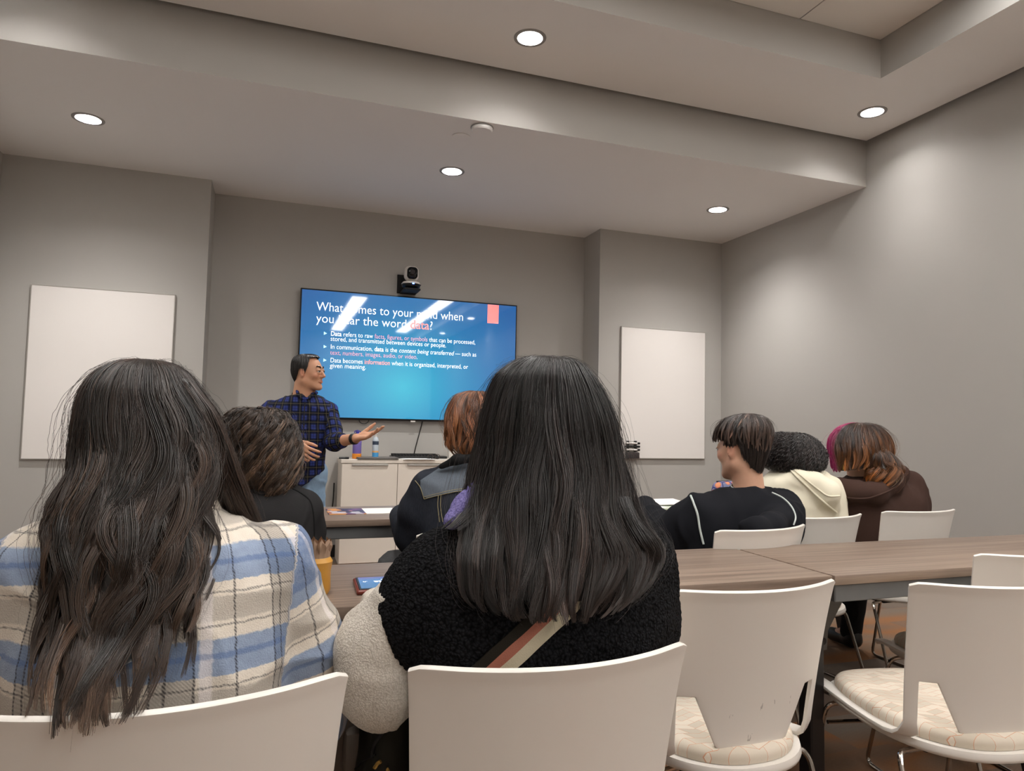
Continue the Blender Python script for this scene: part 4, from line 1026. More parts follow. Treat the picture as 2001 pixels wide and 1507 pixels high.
def flannel():
    t = NT('plaid_flannel'); u, v = uvn(t); co = t.coord()
    j = t.math('MULTIPLY', t.math('SUBTRACT', t.noise(co, 120, 2), .5), .006); u = t.math('ADD', u, j); v = t.math('ADD', v, j)
    PU, PV = .172, .128
    c = t.mix(t.noise(co, 45, 3), lin((214, 203, 188)), lin((230, 221, 208)))
    grey = t.mix(.6, c, lin((104, 100, 98)))
    tw = t.n('ShaderNodeTexWave', wave_type='BANDS', bands_direction='DIAGONAL'); tw.inputs['Scale'].default_value = 110; t.l(co, tw.inputs['Vector'])
    c = t.mix(t.math('MULTIPLY', band(t, u, PU, .02, .072), t.math('ADD', t.math('MULTIPLY', tw.outputs[1], .5), .5)), c, grey)
    c = t.mix(t.math('MULTIPLY', band(t, v, PV, .074, .108), .6), c, grey)
    blue = t.mix(t.noise(co, 60, 3), lin((104, 127, 162)), lin((142, 164, 194)))
    c = t.mix(t.math('MULTIPLY', band(t, v, PV, .0, .050), .86), c, blue)
    c = t.mix(t.math('MULTIPLY', band(t, u, PU, .02, .072), t.math('MULTIPLY', band(t, v, PV, .0, .05), .28)), c, lin((60, 74, 104)))
    c = t.mix(t.math('MULTIPLY', band(t, u, PU, .078, .094), .6), c, lin((232, 224, 222)))
    c = t.mix(t.math('MULTIPLY', band(t, v, PV, .023, .031), .5), c, lin((78, 106, 156)))
    dash = t.math('ADD', t.math('MULTIPLY', tw.outputs[1], .5), .4)
    for lo in (.020, .036, .070, .124): c = t.mix(t.math('MULTIPLY', band(t, u, PU, lo, lo+.0032, .0008), dash), c, lin((52, 50, 54)))
    for lo in (.066, .112): c = t.mix(t.math('MULTIPLY', band(t, v, PV, lo, lo+.003, .0008), t.math('MULTIPLY', dash, .8)), c, lin((60, 58, 62)))
    t.set(c, .95, spec=.1, sheen=.15); t.bump(t.noise(co, 420, 3), .6, .002); return t.m
def shirt_plaid():
    t = NT('blue_black_plaid'); u, v = uvn(t); P = .056
    c = t.mix(0.0, lin((15, 16, 26)), lin((15, 16, 26)))
    bu, bv = band(t, u, P, .022, .050, .003), band(t, v, P, .022, .050, .003)
    c = t.mix(t.math('MULTIPLY', bu, .55), c, lin((24, 30, 62))); c = t.mix(t.math('MULTIPLY', bv, .5), c, lin((24, 31, 66)))
    c = t.mix(t.math('MULTIPLY', bu, bv), c, lin((44, 56, 118)))
    c = t.mix(t.math('MULTIPLY', band(t, u, P, .034, .0375, .001), .6), c, lin((20, 22, 36))); c = t.mix(t.math('MULTIPLY', band(t, v, P, .034, .0375, .001), .6), c, lin((20, 22, 36)))
    c = t.mix(t.math('MULTIPLY', band(t, u, P, .008, .0108, .0008), .42), c, lin((124, 116, 80))); c = t.mix(t.math('MULTIPLY', band(t, v, P, .008, .0108, .0008), .42), c, lin((124, 116, 80)))
    t.set(c, .85, spec=.2); t.bump(t.noise(t.coord(), 600, 2), .2, .001); return t.m
def denim(name, rgb, fade=(1.0, 1.5)):
    t = NT(name); co = t.coord(); c = lin(rgb)
    f = t.math('ADD', t.math('MULTIPLY', t.noise(co, 7, 3), .8), t.math('MULTIPLY', t.noise(t.coord(scale=(60, 60, 9)), 7, 3), .45))
    t.set(t.ramp(f, [(.35, tuple(x*.6 for x in c)), (.6, tuple(x*fade[0] for x in c)), (.85, tuple(x*fade[1] for x in c))]), .9, spec=.12); t.bump(t.noise(co, 700, 2), .4, .001); return t.m
M['flannel'] = flannel(); M['plaid'] = shirt_plaid()
M['black_sherpa'] = sherpa('black_sherpa', (9, 9, 10), (40, 40, 43)); M['cream_sherpa'] = sherpa('cream_sherpa', (206, 197, 184), (240, 233, 223), 320, .002); M['lavender_sherpa'] = sherpa('lavender_sherpa', (104, 98, 152), (158, 148, 208), 260, .002)
M['black_twill'] = cloth('faded_black_twill', (42, 41, 42), var=.18, scale=12); M['black_knit'] = cloth('black_sweatshirt', (25, 26, 31), var=.15, scale=14, bump=.2)
M['cream_fleece'] = cloth('cream_sweatshirt', (232, 225, 204), var=.04, bump=.2); M['brown_fleece'] = cloth('brown_sweatshirt', (66, 48, 42), var=.14, scale=10, bump=.25)
M['denim_dark'] = denim('dark_denim', (44, 47, 55), (1, 1.6)); M['denim_yoke'] = denim('faded_denim', (92, 99, 108), (1, 1.4)); M['jeans_light'] = denim('light_blue_jeans', (126, 150, 174), (1, 1.3)); M['jeans_grey'] = denim('grey_jeans', (92, 92, 94))
M['grey_cargo'] = cloth('grey_cargo_cotton', (132, 122, 114), var=.1); M['black_cotton'] = cloth('black_cotton', (30, 30, 31), var=.15); M['olive_nylon'] = cloth('olive_black_nylon', (44, 42, 36), .6, var=.1, bump=.15)
M['shoe'] = plain('black_shoe', (20, 19, 19), .5); M['gold'] = plain('brass_pull', (196, 156, 84), .35, .8); M['stitch'] = plain('tan_stitching', (146, 136, 104), .8); M['piping'] = plain('pale_piping', (196, 204, 200), .6)

from mathutils.bvhtree import BVHTree
def bvh_of(o):
    V = [o.matrix_world @ v.co if False else Vector(v.co)+Vector(o.parent.location) for v in o.data.vertices]
    return BVHTree.FromPolygons(V, [tuple(p.vertices) for p in o.data.polygons])
def on_surf(bv, px, py, out=.0):
    d = Vector(at(px, py, 1.0)-EYE).normalized(); h = bv.ray_cast(Vector(EYE), d)
    if h[0] is None: return None
    return h[0]+h[1].normalized()*out*(1 if h[1].dot(d) < 0 else -1)
def surf_line(name, bv, pts, r, m, root, out=.0, n=24, taper=False):
    P = smooth_rows(np.array(pts, float), n); Q = [on_surf(bv, x, y, out) for x, y in P]; Q = [q for q in Q if q is not None]
    if len(Q) < 3: return None
    bm = BM(); tube(bm, Q, r, 6); return wobj(name, bm, m, root)
def rows5(rows):
    """(y, left x, right x, depth of the middle, half thickness) measured off the photograph -> z cx cy rx ry"""
    return [tuple(x) for x in rows_px([(y, a, b, Y, r, r) for (y, a, b, Y, r) in rows])[:, :5]]
def uv_post(cx, cy, arms, r=.1, bump=None):
    """cloth coordinates: across and up on the trunk, round and along on each sleeve"""
    def post(V, F, N):
        a = np.arctan2(V[:, 0]-cx, cy+.25-V[:, 1]); U = np.stack([np.tan(np.clip(a, -1.2, 1.2))*.36, V[:, 2], np.zeros(len(V))], 1)
        front = V[:, 1] > cy+.12; U[front, 0] = V[front, 0]-cx
        for (pts, pl, nl) in arms:
            pts = np.array(pts, float); m = (V-np.array(pl))@np.array(nl) > 0
            bd = np.full(len(V), 9.0); ub = np.zeros((len(V), 2)); acc = 0
            for p, q in zip(pts, pts[1:]):
                ab = q-p; L = np.linalg.norm(ab); t = np.clip((V-p)@ab/L**2, 0, 1); D = V-p-t[:, None]*ab; d = np.linalg.norm(D, axis=1); w = d < bd
                e1 = np.cross(ab/L, (0, 1, 0)); e1 /= np.linalg.norm(e1)+1e-9; e2 = np.cross(ab/L, e1)
                ang = np.arctan2(D@e2, D@e1); ub[w] = np.stack([ang*.07, -(acc+t*L)], 1)[w]; bd[w] = d[w]; acc += L
            m &= bd < r; U[m, :2] = ub[m]+np.array((.05, .03))
        out = {'cloth_uv': U}
        if bump: out['V'] = V+N*bump(V)[:, None]
        return out
    return post
def nub(amp, sc):
    return lambda V, F, N: {'V': V+N*(amp*(vnoise(V, sc, 3)+.6*vnoise(V, sc*2.1, 4)))[:, None]}
def lower_body(root, hips, knees, ankles, m, vox=.007, r=(.095, .075, .05), seat=True, name='trousers'):
    f = Field(); h0, h1 = np.array(hips[0]), np.array(hips[1])
    f.cap(h0, h1, r[0]*1.08, r[0]*1.08, .05)
    for h, k, a in zip(hips, knees, ankles): f.path([h, k, a], [r[0], r[1], r[2]], .04)
    o = field_obj(name, f, vox, m, root, fold=dict(amp=.004, scale=11, seed=4))
    for a, k in zip(ankles, knees):
        a = np.array(a); f2 = Field(); f2.cap(a+(0, -.02, -.035), a+(0, .13, -.045), .04, .036, .02); f2.cap(a+(0, -.01, .0), a+(0, 0, -.03), .042, .044, .02); f2.cut((0, 0, .003), (0, 0, -1))
        field_obj('shoe', f2, .007, M['shoe'], root)
    return o
def torso_skin(f, c, sh, hips):
    c = np.array(c); s0, s1 = np.array(sh[0]), np.array(sh[1]); hm = (np.array(hips[0])+np.array(hips[1]))/2; ch = (s0+s1)/2-np.array((0, 0, .1))
    f.cap(s0, s1, .05, .05, .05); f.cap(ch, hm, .09, .10, .06)
def person(label, loc, group=None):
    return empty('person', (loc[0], loc[1], 0), 0, label, 'person', group)
def seated(cx, cy, spread=.1, turn=0.0, kn=.42, zk=.53):
    d = np.array((-math.sin(turn), math.cos(turn), 0)); l = np.array((math.cos(turn), math.sin(turn), 0)); c = np.array((cx, cy, .0))
    hips = [c+l*s*.085+np.array((0, 0, .555)) for s in (-1, 1)]; knees = [c+l*s*(spread+.02)+d*kn+np.array((0, 0, zk)) for s in (-1, 1)]; ank = [c+l*s*spread+d*(kn+.04)+np.array((0, 0, .085)) for s in (-1, 1)]
    return hips, knees, ank
def arm_skin(f, pts, hand_d, hand_n, side, r=(.042, .037, .028), curl=(.5, .55, .6, .6), **k):
    f.path(pts, list(r)[:len(pts)], .02); hand(f, pts[-1], hand_d, hand_n, side, curl=curl, **k)

# ---------------------------------------------------------------- presenter
def build_presenter():
    Y = 4.55; root = person('person in a blue and black plaid shirt and light jeans presenting beside the wall screen', at(585, 900, Y))
    fr = frame(-2.08, .02, .03); c = at(603.5, 728, 4.53)
    rs, re, rw = at(528, 802, 4.55), at(529, 890, 4.58), at(575, 866, 4.35)
    ls, le, lw = at(642, 806, 4.53), at(652, 864, 4.42), at(696, 857, 4.24)
    neck = at(592, 782, 4.56); cx = at(580, 850, Y)[0]
    hips = [np.array((cx-.085, Y+.01, .80)), np.array((cx+.085, Y+.01, .80))]; knees = [np.array((cx-.10, Y-.02, .44)), np.array((cx+.12, Y-.02, .44))]; ank = [np.array((cx-.11, Y+.02, .085)), np.array((cx+.13, Y+.02, .085))]
    f = Field(); q = head(f, c, fr, .95, neck, .064)
    torso_skin(f, (cx, Y), (rs, ls), hips)
    f.path([rs, re, rw], [.045, .040, .029], .02); f.path([ls, le, lw], [.045, .041, .029], .02)
    hand(f, lw, at(748, 845, 4.12)-lw, (.05, -.55, .85), -1, curl=(.10, .16, .22, .20), spread=.22, thumb=(.75, .2), s=1.05)
    hand(f, rw, at(598, 886, 4.29)-rw, (.25, 1, .1), 1, curl=(.45, .5, .5, .55), spread=.3, thumb=(.5, .4), s=1.05)
    for h, k, a in zip(hips, knees, ank): f.path([h, k, a, a+np.array((0, -.10, -.045))], [.07, .05, .035, .03], .03)
    field_obj('body', f, .0042, M['skin_tan'], root, post=skin_post(c, fr, .95, .35), it=1)
    eyes(root, q, fr, .95, brow=M['iris'])
    # shirt
    rows = rows5([(771, 574, 622, 4.555, .062), (778, 556, 634, 4.555, .08), (788, 536, 645, 4.55, .10), (806, 530, 647, 4.55, .115), (835, 530, 643, 4.55, .125), (870, 531, 637, 4.55, .128), (910, 530, 634, 4.55, .13), (948, 528, 635, 4.55, .132)])
    f = Field(); f.stack(rows, .02)
    f.path([rs, (rs+re)/2+np.array((-.012, 0, 0)), re, re*.55+rw*.45], [.062, .058, .054, .047], .025)
    f.path([ls, (ls+le)/2+np.array((.008, 0, 0)), le, le*.72+lw*.28], [.060, .057, .054, .050], .025)
    f.cap(neck+np.array((.02, -.02, .06)), neck+np.array((.03, -.09, -.06)), .045, .012, .012, -1)
    f.cut(at(616, 928, Y), (.6, 0, -.8))
    post = uv_post(cx, Y, [([rs, re, rw], rs+np.array((-.005, 0, 0)), (-1, 0, -.25)), ([ls, le, lw], ls+np.array((.0, 0, 0)), (1, 0, -.2))], r=.12)
    sh = field_obj('shirt', f, .0052, M['plaid'], root, fold=dict(amp=.0075, scale=9, seed=3, stretch=(1, 1, .7)), post=post)
    bv = bvh_of(sh)
    # collar leaves, placket, buttons
    for pts in ([(580, 762), (583, 772), (592, 780)], [(612, 768), (607, 775), (600, 779)]):
        f = Field(); P = [at(x, y, Yc) for (x, y), Yc in zip(pts, (4.53, 4.46, 4.425))]; f.path(P, [.010, .011, .006], .006); field_obj('collar', f, .004, M['plaid'], root, post=uv_post(cx, Y, []))
    f = Field(); f.path([at(573, 770, 4.56), at(580, 763, 4.61), at(600, 760, 4.62), at(618, 768, 4.57), at(614, 774, 4.50)], [.010]*5, .008); field_obj('collar', f, .004, M['plaid'], root, post=uv_post(cx, Y, []))
    surf_line('placket', bv, [(596, 786), (593.5, 820), (593, 860), (594, 900), (595, 940)], .0035, M['soft_black'], root, -.001)
    for y in (805, 830, 856, 882, 908):
        p = on_surf(bv, 594.5, y, .002)
        if p is not None:
            bm = BM(); bmesh.ops.create_uvsphere(bm, u_segments=10, v_segments=6, radius=.0055)
            for v in bm.verts: v.co = Vector((v.co.x, v.co.y*.4, v.co.z))+p
            wobj('button', bm, M['soft_black'], root)
    for a, b, r_ in ((le*.74+lw*.26, le*.66+lw*.34, .049), (re*.57+rw*.43, re*.48+rw*.52, .045)):
        f = Field(); f.cap(a, b, r_, r_*.98, .01); field_obj('cuff', f, .005, M['plaid'], root, post=uv_post(cx, Y, []), fold=dict(amp=.002, scale=14, seed=2))
    d = (lw-le); d /= np.linalg.norm(d); e1 = np.cross(d, (0, 0, 1)); e1 /= np.linalg.norm(e1); e2 = np.cross(d, e1); w = lw-d*.018
    bm = BM()
    for o in np.linspace(-.009, .009, 5): tube(bm, [w+d*o+(e1*math.cos(a)+e2*math.sin(a))*.031 for a in np.linspace(0, 2*math.pi, 28)[:-1]], .0042, 6, closed=True)
    wobj('wristband', bm, M['black'], root)
    # jeans and shoes
    f = Field(); f.cap(hips[0], hips[1], .108, .108, .05)
    f.cap((cx, Y, .84), (cx, Y, .90), .11, .10, .05)
    for h, k, a in zip(hips, knees, ank): f.path([h, k, a], [.10, .078, .066], .03)
    field_obj('jeans', f, .007, M['jeans_light'], root, fold=dict(amp=.006, scale=9, seed=8))
    for a in ank:
        f = Field(); f.cap(a+np.array((0, .03, -.04)), a+np.array((0, -.15, -.045)), .045, .04, .02); f.cap(a, a+np.array((0, 0, -.04)), .046, .046, .02); f.cut((0, 0, .003), (0, 0, -1)); field_obj('shoe', f, .007, M['shoe'], root)
    L = Loft([(.1235, 0, -.014, .004, .004, .004), (.1195, 0, -.014, .04, .055, .05), (.105, 0, -.014, .062, .082, .078), (.075, 0, -.014, .0765, .098, .092), (.035, 0, -.014, .080, .1015, .096), (0, 0, -.014, .079, .0985, .09), (-.035, 0, -.014, .072, .088, .07), (-.075, 0, -.016, .062, .066, .05)], 80, (c, fr, .95))
    def t1(th):
        d = abs((th-math.pi+math.pi) % (2*math.pi)-math.pi)          # 0 at the forehead, pi at the nape
        return L.t_of(float(np.interp(d, [0, .45, .8, .98, 1.12, 1.3, 1.42, 1.6, 1.85, 2.1, 2.6, 3.2], [.099, .098, .097, .088, .050, -.016, .006, .024, .01, -.04, -.068, -.072])))
    hair(root, L, locks=520, per=8, steps=9, t1=t1, r=.0011, layer=(.975, 1.015), wave=(.0008, 2), spread=.02, pinch=.1, fly=.0, seed=3, col=(30, 25, 24), var=.25, under=.985, under_t=.995, start=.8, drift=.02, fray=.03)
    return root
build_presenter()

# ---------------------------------------------------------------- nearest pair
def build_plaid_person():
    Y = 1.25; root = person('person with long wavy dark hair in a cream, grey and blue plaid overshirt', at(310, 1100, Y))
    fr = frame(.03, -.05); c = at(287, 852, 1.29); neck = at(302, 985, 1.28)
    rs, re = at(556, 1120, 1.25), at(598, 1390, 1.30); ls, le = at(50, 1140, 1.25), at(-15, 1400, 1.30)
    rw, lw = np.array((re[0]-.03, 1.52, .60)), np.array((le[0]+.08, 1.52, .60))
    cx = at(295, 1200, Y)[0]; hips, knees, ank = seated(cx+.02, 1.22, .13, -.12, kn=.40)
    knees[1] = np.array((.125, 1.46, .60)); ank[1] = np.array((.125, 1.45, .085))
    f = Field(); q = head(f, c, fr, .96, neck, .052); torso_skin(f, (cx, Y), (rs, ls), hips)
    arm_skin(f, [rs, re, rw], (-.5, .8, -.1), (0, 0, -1), 1); arm_skin(f, [ls, le, lw], (.5, .8, -.1), (0, 0, -1), -1)
    for h, k, a in zip(hips, knees, ank): f.path([h, k, a, a+np.array((0, .1, -.04))], [.06, .045, .035, .03], .03)
    field_obj('body', f, .0065, M['skin_tan'], root, post=skin_post(c, fr, .96)); eyes(root, q, fr, .96)
    rows = rows5([(968, 250, 415, 1.285, .078), (990, 215, 440, 1.28, .09), (1012, 165, 470, 1.275, .10), (1040, 110, 515, 1.27, .112), (1080, 72, 552, 1.26, .125), (1150, 45, 575, 1.25, .137), (1250, 25, 575, 1.24, .145), (1340, 18, 566, 1.235, .148), (1430, 12, 560, 1.235, .15), (1580, 0, 570, 1.25, .16)])
    f = Field(); f.stack(rows, .03)
    f.path([rs+np.array((-.02, 0, .01)), (rs+re)/2+np.array((.008, 0, 0)), re, rw], [.076, .074, .066, .05], .02); f.path([ls+np.array((.02, 0, .01)), (ls+le)/2, le, lw], [.078, .076, .068, .05], .02)
    post = uv_post(cx, Y, [([rs, re, rw], at(570, 1120, 1.25), (1, 0, -.08)), ([ls, le, lw], at(25, 1140, 1.25), (-1, 0, -.08))], r=.13)
    sh = field_obj('overshirt', f, .0046, M['flannel'], root, fold=dict(amp=.008, scale=6.5, seed=11, stretch=(.8, .8, 1.0)), post=post)
    bv = bvh_of(sh)
    f = Field(); a = [(neck+np.array((.078*math.sin(t), -.074*math.cos(t)+.0, .012+.012*math.cos(t)))) for t in np.linspace(-2.4, 2.4, 15)]; f.path(a, [.019]*15, .012); f.path([p+np.array((0, 0, -.028))+(p-neck)*np.array((.14, .14, 0)) for p in a], [.015]*15, .014)
    field_obj('collar', f, .0045, M['flannel'], root, post=lambda V, F, N: {'cloth_uv': np.tile((.15, .06, 0), (len(V), 1))})
    lower_body(root, hips, knees, ank, M['grey_cargo'])
    bm = BM(); bx(bm, (.15, 1.36, .46), (.205, 1.46, .55), .012); wobj('cargo_pocket', bm, M['grey_cargo'], root)
    L = Loft(rows_px([(702, 283, 297, 1.29, .003, .003), (707, 248, 328, 1.29, .05, .05), (716, 218, 352, 1.29, .077, .075), (735, 190, 374, 1.29, .098, .09), (765, 170, 394, 1.285, .112, .098), (812, 158, 418, 1.28, .122, .10), (870, 148, 428, 1.27, .128, .09), (930, 138, 424, 1.25, .132, .08), (990, 122, 412, 1.225, .135, .06), (1050, 120, 404, 1.19, .125, .04), (1110, 118, 396, 1.155, .10, .03), (1170, 106, 385, 1.125, .08, .03), (1230, 96, 376, 1.10, .072, .03), (1290, 92, 362, 1.045, .07, .03), (1345, 90, 345, .975, .065, .03), (1380, 94, 330, .925, .055, .03), (1415, 100, 300, .905, .045, .03)]), 120)
    def t1(th): return float(np.interp(th, [-3.2, -1.4, -.8, -.2, .35, .9, 1.4, 3.2], [.66, .93, .985, .985, .965, .93, .87, .66]))
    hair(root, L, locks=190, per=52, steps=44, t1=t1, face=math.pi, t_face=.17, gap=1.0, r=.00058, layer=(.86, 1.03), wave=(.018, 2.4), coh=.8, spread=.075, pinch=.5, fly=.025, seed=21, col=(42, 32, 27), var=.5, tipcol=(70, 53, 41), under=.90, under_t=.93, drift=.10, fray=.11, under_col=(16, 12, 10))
    # the lock brought forward over the right shoulder
    L2 = Loft(rows_px([(740, 340, 372, 1.25, .03, .03), (800, 372, 420, 1.25, .04, .04), (860, 392, 446, 1.26, .045, .045), (920, 404, 470, 1.27, .045, .045), (970, 418, 494, 1.29, .045, .04), (1015, 442, 512, 1.32, .04, .04), (1045, 470, 520, 1.36, .03, .03)]))
    hair(root, L2, locks=60, per=36, steps=26, r=.0005, layer=(.3, 1.02), wave=(.004, 1.6), spread=.25, pinch=.4, fly=.03, seed=5, col=(46, 34, 28), var=.35, tipcol=(62, 46, 38), under=.8, under_t=.9, start=.05, fray=.15, under_col=(16, 12, 10))
    L3 = Loft(rows_px([(880, 150, 186, 1.24, .03, .03), (940, 132, 182, 1.23, .035, .03), (985, 112, 176, 1.22, .035, .03), (1020, 102, 165, 1.21, .03, .03), (1045, 106, 150, 1.20, .025, .03)]))
    hair(root, L3, locks=30, per=30, steps=22, r=.0005, layer=(.3, 1.05), wave=(.008, 2.2), curl=(.010, .5, 1.5), spread=.25, pinch=.4, fly=.08, seed=6, col=(46, 34, 28), var=.35, under=.6, under_t=.8, start=.05, fray=.2, under_col=(16, 12, 10))
    return root
build_plaid_person()

def build_fleece_person():
    Y = 1.17; root = person('person with long straight black hair in a black fleece with cream sleeves, seen from behind', at(1050, 1150, Y))
    fr = frame(.05, -.04); c = at(1068, 836, 1.20); neck = at(1062, 985, 1.20)
    ls, le, lw = at(866, 1112, 1.17), at(742, 1335, 1.22), at(745, 1188, 1.55)
    rs, re = at(1240, 1085, 1.17), at(1262, 1330, 1.22); rw = np.array((re[0]-.1, 1.52, .77))
    cx = at(1045, 1200, Y)[0]; hips, knees, ank = seated(cx, 1.18, .12, 0, kn=.38)
    f = Field(); q = head(f, c, fr, .97, neck, .05); torso_skin(f, (cx, Y), (ls, rs), hips)
    arm_skin(f, [ls, le, lw], (.5, .8, -.05), (0, 0, -1), 1, curl=(.35, .4, .4, .4)); arm_skin(f, [rs, re, rw], (-.6, .7, -.1), (0, 0, -1), -1)
    for h, k, a in zip(hips, knees, ank): f.path([h, k, a, a+np.array((0, .1, -.04))], [.06, .045, .035, .03], .03)
    field_obj('body', f, .0065, M['skin_light'], root, post=skin_post(c, fr, .97)); eyes(root, q, fr, .97)
    rows = rows5([(978, 1000, 1128, 1.20, .075), (1000, 950, 1180, 1.195, .09), (1022, 895, 1222, 1.185, .105), (1052, 850, 1252, 1.18, .12), (1092, 806, 1280, 1.175, .135), (1160, 786, 1294, 1.17, .142), (1240, 794, 1290, 1.165, .145), (1330, 812, 1268, 1.165, .145), (1450, 835, 1238, 1.165, .145), (1600, 840, 1225, 1.18, .15)])
    sl = at(800, 1215, 1.18)
    f = Field(); f.stack(rows, .03); f.path([ls, ls*.45+sl*.55, sl], [.062, .062, .062], .04); f.path([rs, (rs+re)/2, re], [.066, .062, .055], .04)
    b0, b1, b2 = at(733, 1163, 1.17), at(752, 1235, 1.17), at(783, 1300, 1.17)
    f.cut(b1, (-1, 0, -.42))
    jk = field_obj('fleece_body', f, .0042, M['black_sherpa'], root, fold=dict(amp=.006, scale=5, seed=31), post=nub(.0016, 210))
    bv = bvh_of(jk)
    f = Field(); f.path([sl+np.array((.012, 0, .025)), le+np.array((-.004, 0, .06)), le, le*.5+lw*.5, lw+np.array((0, 0, .0))], [.066, .074, .07, .058, .044], .03); field_obj('left_sleeve', f, .0042, M['cream_sherpa'], root, fold=dict(amp=.006, scale=7, seed=33), post=nub(.0006, 260))
    r0 = at(1266, 1150, 1.215); f = Field(); f.path([r0, re+np.array((.004, .03, .02)), re+np.array((0, .05, -.02)), rw], [.054, .056, .055, .042], .03); field_obj('right_sleeve', f, .0055, M['cream_sherpa'], root, post=nub(.0006, 260))
    f = Field(); f.path([at(1075, 968, 1.11), at(1000, 962, 1.12), at(945, 966, 1.15), at(912, 990, 1.15), at(884, 1018, 1.14)], [.026, .027, .026, .022, .016], .015); f.path([at(1075, 968, 1.11), at(1150, 972, 1.14), at(1190, 1000, 1.17)], [.026, .024, .016], .015); field_obj('collar', f, .0042, M['lavender_sherpa'], root, post=nub(.0006, 260))
    f = Field(); f.path([at(1205, 1580, 1.06), at(1222, 1520, 1.05), at(1228, 1475, 1.06)], [.035, .032, .022], .02); field_obj('jacket_lining', f, .005, M['lavender_sherpa'], root)
    lower_body(root, hips, knees, ank, M['black_cotton'])
    # striped strap of a shoulder bag across the back
    def strip(name, o0, o1, m):
        A = smooth_rows(np.array([(1150, 1120), (1105, 1172), (1062, 1212), (1018, 1255), (968, 1300), (930, 1335), (890, 1370)], float), 40); T = np.gradient(A, axis=0); T /= np.linalg.norm(T, axis=1)[:, None]; Nn = np.stack([-T[:, 1], T[:, 0]], 1)
        Q = []
        for (x, y), n_ in zip(A, Nn):
            row = [on_surf(bv, x+n_[0]*o, y+n_[1]*o, up) for o, up in ((o0, .001), (o0, .0065), ((o0+o1)/2, .0075), (o1, .0065), (o1, .001))]
            if None not in row: Q.append([list(p) for p in row])
        Q = np.array(Q)
        for _ in range(6): Q[1:-1] = (Q[:-2]+2*Q[1:-1]+Q[2:])/4
        bm = BM(); R = [[bm.verts.new(p) for p in row] for row in Q]
        for p_, r_ in zip(R, R[1:]):
            for k in range(4): bm.faces.new((p_[k], p_[k+1], r_[k+1], r_[k]))
        return wobj(name, bm, m, root)
    s0 = strip('bag_strap', -30, -8, cloth('strap_cream', (206, 194, 168), bump=.5)); s1 = strip('strap_stripe', -8, 10, cloth('strap_coral', (176, 112, 94), bump=.5)); s2 = strip('strap_stripe', 10, 30, cloth('strap_dark', (44, 40, 34), bump=.5))
    for s in (s1, s2):
        s.parent = s0
        s.matrix_parent_inverse = Matrix.Identity(4)
    L = Loft(rows_px([(696, 1060, 1080, 1.20, .003, .003), (701, 1030, 1106, 1.20, .05, .05), (712, 1005, 1128, 1.20, .077, .075), (735, 978, 1146, 1.20, .098, .09), (765, 962, 1163, 1.20, .11, .098), (812, 948, 1180, 1.195, .12, .10), (870, 936, 1192, 1.19, .124, .09), (930, 924, 1206, 1.175, .128, .08), (985, 914, 1222, 1.15, .126, .06), (1035, 908, 1252, 1.115, .11, .04), (1072, 903, 1276, 1.085, .092, .03), (1110, 903, 1272, 1.065, .084, .03), (1150, 908, 1254, 1.05, .078, .03), (1178, 930, 1226, 1.04, .072, .03), (1200, 965, 1190, 1.035, .068, .03)]), 120)
    def t1(th): return float(np.interp(th, [-3.2, -1.4, -.7, 0, .8, 1.4, 3.2], [.72, .93, .975, .99, .97, .93, .72]))
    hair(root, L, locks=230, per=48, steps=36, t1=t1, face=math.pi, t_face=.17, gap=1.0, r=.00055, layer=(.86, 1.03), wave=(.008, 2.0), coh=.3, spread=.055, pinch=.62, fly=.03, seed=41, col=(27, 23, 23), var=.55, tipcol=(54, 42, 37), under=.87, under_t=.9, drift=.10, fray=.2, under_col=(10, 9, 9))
    L2 = Loft(rows_px([(940, 905, 960, 1.15, .03, .03), (985, 893, 950, 1.14, .03, .03), (1015, 873, 930, 1.12, .025, .03), (1035, 855, 905, 1.10, .02, .03)]))
    hair(root, L2, locks=14, per=24, steps=18, r=.0005, layer=(.2, 1.0), wave=(.003, 1.5), spread=.3, pinch=.5, fly=.05, seed=42, col=(28, 22, 22), under=0, fray=.3)
    L3 = Loft(rows_px([(960, 1180, 1225, 1.09, .03, .03), (1010, 1195, 1248, 1.06, .03, .03), (1050, 1215, 1280, 1.045, .03, .03), (1080, 1240, 1297, 1.04, .025, .03), (1112, 1250, 1290, 1.035, .02, .03)]))
    hair(root, L3, locks=26, per=30, steps=20, r=.0005, layer=(.2, 1.0), wave=(.004, 1.8), spread=.3, pinch=.5, fly=.08, seed=43, col=(30, 24, 23), under=.5, under_t=.8, fray=.25, under_col=(10, 9, 9))
    return root
build_fleece_person()

def build_backpack():
    t = empty('backpack', (.205, 1.33, 0), 0, 'olive black backpack with brass zipper pulls on the floor between the two nearest chairs', 'bag')
    f = Field(); f.stack([(.012, .205, 1.33, .036, .11), (.06, .205, 1.33, .042, .12), (.30, .208, 1.325, .042, .115), (.5, .212, 1.32, .038, .10), (.60, .222, 1.31, .030, .07), (.65, .23, 1.31, .02, .04)], .02, p=3.2)
    bag = field_obj('pack_body', f, .006, M['olive_nylon'], t, fold=dict(amp=.007, scale=7, seed=51)); bv = bvh_of(bag)
    surf_line('zipper', bv, [(757, 1400), (748, 1430), (733, 1455), (728, 1480)], .004, M['soft_black'], t, .001)
    surf_line('seam', bv, [(735, 1475), (715, 1485), (695, 1503)], .002, M['soft_black'], t, .001)
    for a, b in (((746, 1486), (736, 1500)), ((760, 1500), (757, 1507))): surf_line('zipper_pull', bv, [a, ((a[0]+b[0])/2-1, (a[1]+b[1])/2-1), b], .0035, M['gold'], t, .006, 8)
build_backpack()

